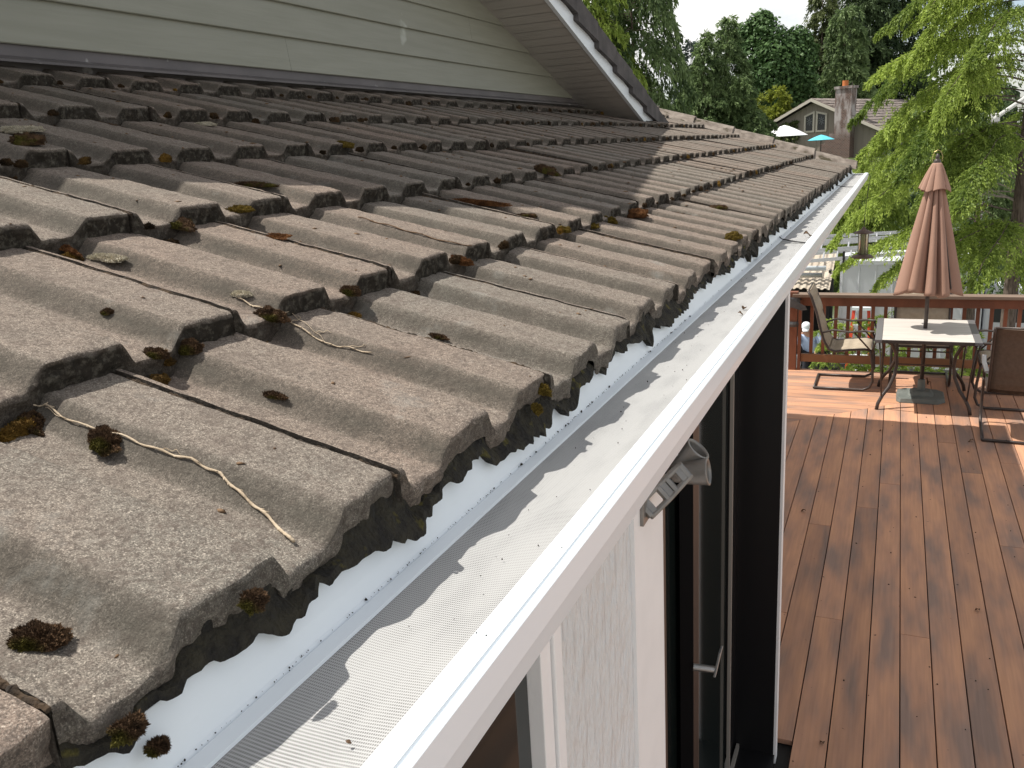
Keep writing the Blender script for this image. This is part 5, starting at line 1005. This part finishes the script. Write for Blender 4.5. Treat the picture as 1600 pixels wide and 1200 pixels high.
for k_ in range(60): mb.bb((x0 - 1 + k_ * 0.15, 50 + r.uniform(0, 0.02), gnd(50) - 0.3), (x0 - 1 + k_ * 0.15 + 0.14, 50.03, onY(1350, 250, 50).z + r.uniform(-0.02, 0.02)), r.random())
mb.build('boards', noisy('grey_fence_boards', (0.17, 0.15, 0.12), (0.25, 0.22, 0.18), 5, 0.9, tintamt=0.25), ff)
# grey wooden utility post behind the cedar
v = onY(1553, 182, 24); t = tag(empty('utility_post', (v.x, 24, -3.5)), 'grey wooden post with a slanting white arm between the cedar branches', 'post')
mb = MB(); mb.tube([(v.x, 24, -3.6), (v.x, 24, v.z)], 0.10, 12); mb.build('post', noisy('grey_post', (0.20, 0.20, 0.19), (0.30, 0.29, 0.28), 8, 0.9, stretch=(3, 3, 0.4)), t)
mb = MB(); mb.tube([(v.x, 23.9, v.z - 0.05), tuple(onY(1612, 146, 23.7))], 0.045, 8); mb.lathe([(0.13, -0.12), (0.13, 0.06), (0, 0.08)], (v.x, 24, v.z), 10); mb.build('arm', mat('white_arm', (0.6, 0.6, 0.58), 0.5)[0], t)

# ------------------------------------------------------------------ the yard
def truck():
    Y = 22.0; x0, x1 = -1.16, 1.93; t = tag(empty('box_truck', (0.4, Y + 1, -3.5)), 'white box truck parked in the yard under the cedar branches', 'truck'); wb = noisy('white_truck_panel', (0.56, 0.58, 0.60), (0.62, 0.64, 0.66), 1.2, 0.45, spec=0.4)
    mb = MB(); mb.bb((x0, Y, -2.95), (x1, Y + 2.2, -0.42)); 
    for k_ in range(9): x = x0 + 0.04 + k_ * (x1 - x0 - 0.1) / 8; mb.bb((x, Y - 0.012, -2.93), (x + 0.03, Y - 0.001, -0.46))
    mb.bb((x0 - 0.015, Y - 0.02, -0.50), (x1 + 0.015, Y - 0.001, -0.40)); mb.bb((x0 - 0.015, Y - 0.02, -3.0), (x1 + 0.015, Y - 0.001, -2.92)); mb.build('cargo_box', wb, t, bevel=0.01)
    mb = MB(); mb.prism([(x1 + 0.05, -3.0), (x1 + 0.05, -1.02), (x1 + 0.55, -0.98), (x1 + 0.85, -1.12), (x1 + 1.35, -1.95), (x1 + 2.2, -2.2), (x1 + 2.35, -3.0)], lambda a, b_, q: (a, q, b_), Y + 0.15, Y + 2.05); mb.build('cab', wb, t, bevel=0.05)
    mb = MB(); mb.prism([(x1 + 0.22, -1.85), (x1 + 0.22, -1.22), (x1 + 0.62, -1.20), (x1 + 0.80, -1.30), (x1 + 1.12, -1.85)], lambda a, b_, q: (a, q, b_), Y + 0.13, Y + 0.149); mb.build('window', M['glass'], t)
    mb = MB(); mb.bb((1.42, Y - 0.03, -0.98), (1.58, Y - 0.021, -0.90)); mb.build('latch', M['black'], t)
    for x in (-0.3, x1 + 1.55): mb = MB(); mb.lathe([(0, -0.12), (0.30, -0.12), (0.40, -0.09), (0.42, 0), (0.40, 0.09), (0, 0.1)], (x, Y + 0.18, -3.08), 24, axis=Matrix.Rotation(math.pi / 2, 3, 'X')); mb.build('wheel', M['black'], t)
truck()
def shed():
    Y = 22.3; t = tag(empty('lean_to_shed', (-2.6, Y, -3.5)), 'open dark lean-to shed with a tan corrugated roof edge left of the truck', 'shed')
    mb = MB(); P = []
    for i in range(97):
        x = -5.2 + i * 0.04; w_ = 0.035 * (1 if (i % 4) in (1, 2) else 0)
        P.append([(x, Y - 0.75, -0.98 + w_ - 0.06 * (x + 5.2) / 3.8), (x, Y + 1.5, -0.40 + w_)])
    mb.grid(P); o = mb.build('corrugated_roof', noisy('tan_sheet', (0.40, 0.34, 0.27), (0.50, 0.44, 0.36), 3, 0.6), t); md = o.modifiers.new('s', 'SOLIDIFY'); md.thickness = 0.01
    mb = MB(); mb.bb((-5.2, Y + 1.4, -3.5), (-1.4, Y + 1.45, -0.5)); mb.bb((-5.2, Y, -3.5), (-5.15, Y + 1.39, -0.6)); mb.bb((-1.45, Y + 0.1, -3.5), (-1.40, Y + 1.39, -0.7)); mb.build('wall', M['dark_in'], t)
    for x in (-3.4, -1.46): mb = MB(); mb.bb((x, Y - 0.6, -3.5), (x + 0.09, Y - 0.51, -1.0)); mb.build('post', M['dark_in'], t)
    for i, (z, yy) in enumerate(((-0.72, Y - 0.5), (-0.58, Y - 0.3))):
        mb = MB(); mb.tube([(-4.6, yy, z - 0.02), (-1.55 + 0.06 * i, yy, z)], 0.062, 10); p = mb.build('pipe', M['white'] if i else M['satin'], None, smooth=True); tag(p, 'grey metal pipe lying on the lean-to roof, lower one' if not i else 'white pipe lying on the lean-to roof above the grey one', 'pipe', 'pipes on the lean-to roof')
shed()
def ladder(y, z0, z1, x0, x1, wz, label, w=0.42):
    t = tag(empty('extension_ladder', (x0, y, z0)), label, 'ladder', 'aluminium ladders on the truck rack'); al = mat('ladder_aluminium', (0.62, 0.63, 0.65), 0.35, 0.6)[0]
    for s in (0, 1):
        mb = MB(); a = Vector((x0, y + s * w, z0 + s * wz)); b_ = Vector((x1, y + s * w, z1 + s * wz)); mb.prism([(-0.015, -0.04), (0.015, -0.04), (0.015, 0.04), (-0.015, 0.04)], lambda u, v, q: tuple(a.lerp(b_, q) + Vector((0, u, v))), 0, 1); mb.build('rail', al, t)
    k_ = 0; n_ = int((x1 - x0) / 0.30)
    for k_ in range(n_): f_ = (k_ + 0.5) / n_; mb = MB(); mb.tube([(x0 + (x1 - x0) * f_, y + 0.016, z0 + (z1 - z0) * f_), (x0 + (x1 - x0) * f_, y + w - 0.016, z0 + (z1 - z0) * f_ + wz)], 0.020, 6); mb.build('rung', al, t)
ladder(21.6, -0.36, -0.14, -2.0, 0.75, 0.12, 'aluminium ladder lying flat on the rack, lowest and nearest of three')
ladder(22.1, -0.18, 0.02, -2.1, 1.0, 0.10, 'aluminium ladder on the rack, in the middle of three')
ladder(22.6, 0.00, 0.16, -2.1, 1.6, 0.06, 'aluminium ladder on the rack, farthest of three with the bright top rail')
t = tag(empty('ladder_rack', (-0.4, 22.2, -0.42)), 'dark steel rack under the aluminium ladders', 'rack')
for x in (-1.1, 0.9): mb = MB(); mb.bb((x, 21.55, -0.46), (x + 0.05, 23.0, -0.41)); mb.bb((x, 21.55, -0.41), (x + 0.05, 21.6, -0.12)); mb.build('crossbar', M['black'], t)
def stepladder():
    Y = 21.2; z0 = -3.5; zt = onY(1342, 484, Y).z; cx = onY(1343, 540, Y).x; t = tag(empty('stepladder', (cx, Y, z0)), 'red and white stepladder standing open behind the balusters', 'ladder'); rd = mat('red_fibreglass', (0.62, 0.06, 0.025), 0.45)[0]
    for s in (-1, 1):
        for dy, n_ in ((-0.55, 'leg'), (0.45, 'leg')): mb = MB(); mb.prism([(-0.035, -0.02), (0.035, -0.02), (0.035, 0.02), (-0.035, 0.02)], lambda u, v, q, s=s, dy=dy: (cx + s * (0.30 - 0.14 * q) + u, Y + dy * (1 - q) + v, z0 + (zt - z0) * q), 0, 1); mb.build(n_, rd, t)
    for k_ in range(1, 6): q = k_ / 6; mb = MB(); mb.bb((cx - 0.27 + 0.13 * q, Y - 0.55 * (1 - q) - 0.04, z0 + (zt - z0) * q - 0.015), (cx + 0.27 - 0.13 * q, Y - 0.55 * (1 - q) + 0.04, z0 + (zt - z0) * q + 0.015)); mb.build('step', M['white'], t)
    mb = MB(); mb.bb((cx - 0.2, Y - 0.09, zt), (cx + 0.2, Y + 0.09, zt + 0.07)); mb.build('top_cap', M['white'], t)
stepladder()
def person():
    Y = 21.5; o_ = onY(1266, 596, Y); bx, bz = o_.x, -3.5; t = tag(empty('person', (bx, Y, bz)), 'person in pale blue shirt, dark shoulder strap and white cap, leaning forward in the yard', 'person')
    sk = mat('skin', (0.42, 0.24, 0.17), 0.6)[0]; blue = mat('pale_blue_shirt', (0.36, 0.45, 0.62), 0.85)[0]; dk = mat('dark_trousers', (0.02, 0.022, 0.03), 0.85)[0]
    J = dict(pel=(0, 0, 0.90), sp=(-0.02, -0.03, 1.10), ch=(-0.05, -0.10, 1.32), nk=(-0.09, -0.17, 1.46), hd=(-0.12, -0.23, 1.56), ht=(-0.13, -0.25, 1.66),
             sl=(-0.24, -0.12, 1.38), el=(-0.36, -0.20, 1.14), wl=(-0.34, -0.42, 1.02), hl=(-0.32, -0.50, 0.99), sr=(0.13, -0.10, 1.39), er=(0.25, -0.22, 1.15), wr=(0.16, -0.42, 1.05), hr=(0.12, -0.50, 1.03),
             pl=(-0.10, 0, 0.87), kl=(-0.13, -0.06, 0.48), al=(-0.13, 0.02, 0.08), tl=(-0.15, -0.15, 0.03), pr=(0.10, 0, 0.87), kr=(0.13, -0.03, 0.48), ar=(0.14, 0.06, 0.08), tr=(0.17, -0.10, 0.03))
    Rr = dict(pel=.15, sp=.14, ch=.155, nk=.06, hd=.095, ht=.075, sl=.07, el=.048, wl=.032, hl=.036, sr=.07, er=.048, wr=.032, hr=.036, pl=.095, kl=.062, al=.042, tl=.035, pr=.095, kr=.062, ar=.042, tr=.035)
    def skin(name, keys, edges, m_, grow, parent, rad=None):
        ix = {k_: i for i, k_ in enumerate(keys)}; me = bpy.data.meshes.new(name); me.from_pydata([J[k_] for k_ in keys], [(ix[a], ix[b_]) for a, b_ in edges], []); o = bpy.data.objects.new(name, me); COL.objects.link(o); o.parent = parent
        me.materials.append(m_); md = o.modifiers.new('skin', 'SKIN'); md.use_smooth_shade = True
        for k_, sv_ in zip(keys, me.skin_vertices[0].data): r_ = Rr[k_] * grow; sv_.radius = (r_ * (1.15 if k_ in ('ch', 'pel', 'sp') else 1), r_ * (0.85 if k_ in ('ch', 'pel', 'sp') else 1))
        me.skin_vertices[0].data[0].use_root = True; sb = o.modifiers.new('sub', 'SUBSURF'); sb.levels = 2; sb.render_levels = 2; return o
    E_ = [('pel', 'sp'), ('sp', 'ch'), ('ch', 'nk'), ('nk', 'hd'), ('hd', 'ht'), ('ch', 'sl'), ('sl', 'el'), ('el', 'wl'), ('wl', 'hl'), ('ch', 'sr'), ('sr', 'er'), ('er', 'wr'), ('wr', 'hr'), ('pel', 'pl'), ('pl', 'kl'), ('kl', 'al'), ('al', 'tl'), ('pel', 'pr'), ('pr', 'kr'), ('kr', 'ar'), ('ar', 'tr')]
    body = skin('body', list(J), E_, sk, 1.0, t)
    for side, s in (('l', -1), ('r', 1)):
        base = Vector(J['h' + side])
        for k_ in range(5):
            ang = (-0.5 + k_ * 0.25); mb = LMB(); d = Vector((ang * 0.5 + (0.5 * s if k_ == 4 else 0), -1, -0.5)).normalized(); mb.tube([base, base + d * 0.045, base + d * 0.07 + Vector((0, 0, -0.025))], [0.011, 0.009, 0.007], 6); mb.build('finger', sk, t, smooth=True)
    skin('shirt', ['pel', 'sp', 'ch', 'sl', 'el', 'sr', 'er'], [('pel', 'sp'), ('sp', 'ch'), ('ch', 'sl'), ('sl', 'el'), ('ch', 'sr'), ('sr', 'er')], blue, 1.32, t)
    skin('trousers', ['pel', 'pl', 'kl', 'al', 'pr', 'kr', 'ar'], [('pel', 'pl'), ('pl', 'kl'), ('kl', 'al'), ('pel', 'pr'), ('pr', 'kr'), ('kr', 'ar')], dk, 1.14, t)
    for k_, (a, b_) in enumerate((('al', 'tl'), ('ar', 'tr'))): mb = LMB(); mb.tube([Vector(J[a]) + Vector((0, 0.04, -0.03)), Vector(J[b_]) + Vector((0, -0.04, 0.02))], [0.05, 0.045], 10); mb.build('shoe', M['black'], t, smooth=True)
    mb = LMB(); hd = Vector(J['hd']) + Vector((0, 0, 0.05)); q = Matrix.Rotation(0.45, 3, 'X'); mb.lathe([(0.112, 0.0), (0.108, 0.05), (0.08, 0.095), (0.03, 0.115), (0, 0.118)], hd, 18, axis=q); mb.prism([(-0.08, -0.1), (0.08, -0.1), (0.06, -0.2), (-0.06, -0.2)], lambda u, v, z: tuple(hd + q @ Vector((u, v, z))), 0, 0.01); mb.build('cap', M['white'], t, smooth=True)
    mb = LMB(); mb.tube([(0.17, 0.07, 1.42), (0.06, 0.10, 1.30), (-0.08, 0.10, 1.12), (-0.17, 0.02, 1.00)], 0.022, 6); mb.tube([(0.16, 0.03, 1.47), (0.17, 0.07, 1.42)], 0.022, 6); mb.build('shoulder_strap', dk, t)
    b2 = tag(empty('tool_bag', (bx - 0.35, Y - 0.45, -2.85)), 'white box bag held at the person\'s side', 'bag'); mb = LMB(); mb.box((0, 0, 0.16), (0.30, 0.22, 0.32)); mb.build('body', M['white'], b2, bevel=0.03); mb = LMB(); mb.tube([(-0.1, 0, 0.32), (-0.08, 0, 0.42), (0.08, 0, 0.42), (0.1, 0, 0.32)], 0.012, 6); mb.build('handle', M['black'], b2)
    w = tag(empty('wheelbarrow', (bx + 0.5, Y + 0.3, -3.5)), 'black wheelbarrow parked beside the person, behind the bottom rail', 'wheelbarrow')
    mb = LMB(); mb.prism([(-0.45, 0.55), (0.45, 0.55), (0.28, 0.28), (-0.30, 0.28)], lambda u, v, q: (u, q, v), -0.28, 0.28); mb.build('tray', M['black'], w, bevel=0.02)
    mb = LMB(); mb.lathe([(0, -0.04), (0.15, -0.05), (0.18, 0), (0.15, 0.05), (0, 0.04)], (-0.5, 0, 0.18), 18, axis=Matrix.Rotation(math.pi / 2, 3, 'X')); mb.build('wheel', M['black'], w, smooth=True)
    for s in (-1, 1): mb = LMB(); mb.tube([(-0.5, s * 0.08, 0.18), (0.1, s * 0.22, 0.27), (0.85, s * 0.28, 0.52)], 0.017, 6); mb.tube([(0.25, s * 0.22, 0.30), (0.32, s * 0.24, 0.0)], 0.015, 6); mb.build('handle', M['bronze'], w)
person()
v = onY(1575, 505, 23.5)
t = tag(empty('parked_car', (v.x + 1.6, 24.5, -3.5)), 'white car with a black tyre showing past the cedar trunk at the right', 'car')
mb = MB(); mb.prism([(-2.0, 0.35), (-2.05, 0.85), (-1.5, 1.05), (-0.9, 1.48), (0.7, 1.5), (1.4, 1.05), (2.1, 0.95), (2.15, 0.35)], lambda a, b_, q: (v.x + 1.6 + a, q, -3.5 + b_), 23.6, 25.3); mb.build('body', M['white'], t, bevel=0.08)
mb = MB(); mb.prism([(-1.3, 1.06), (-0.85, 1.40), (0.6, 1.42), (1.2, 1.06)], lambda a, b_, q: (v.x + 1.6 + a, q, -3.5 + b_), 23.57, 23.597); mb.build('window', M['glass'], t)
for a in (-1.3, 1.35): mb = MB(); mb.lathe([(0, -0.1), (0.27, -0.11), (0.33, -0.06), (0.34, 0), (0.33, 0.09), (0, 0.1)], (v.x + 1.6 + a, 23.62, -3.16), 24, axis=Matrix.Rotation(math.pi / 2, 3, 'X')); mb.build('wheel', M['black'], t)
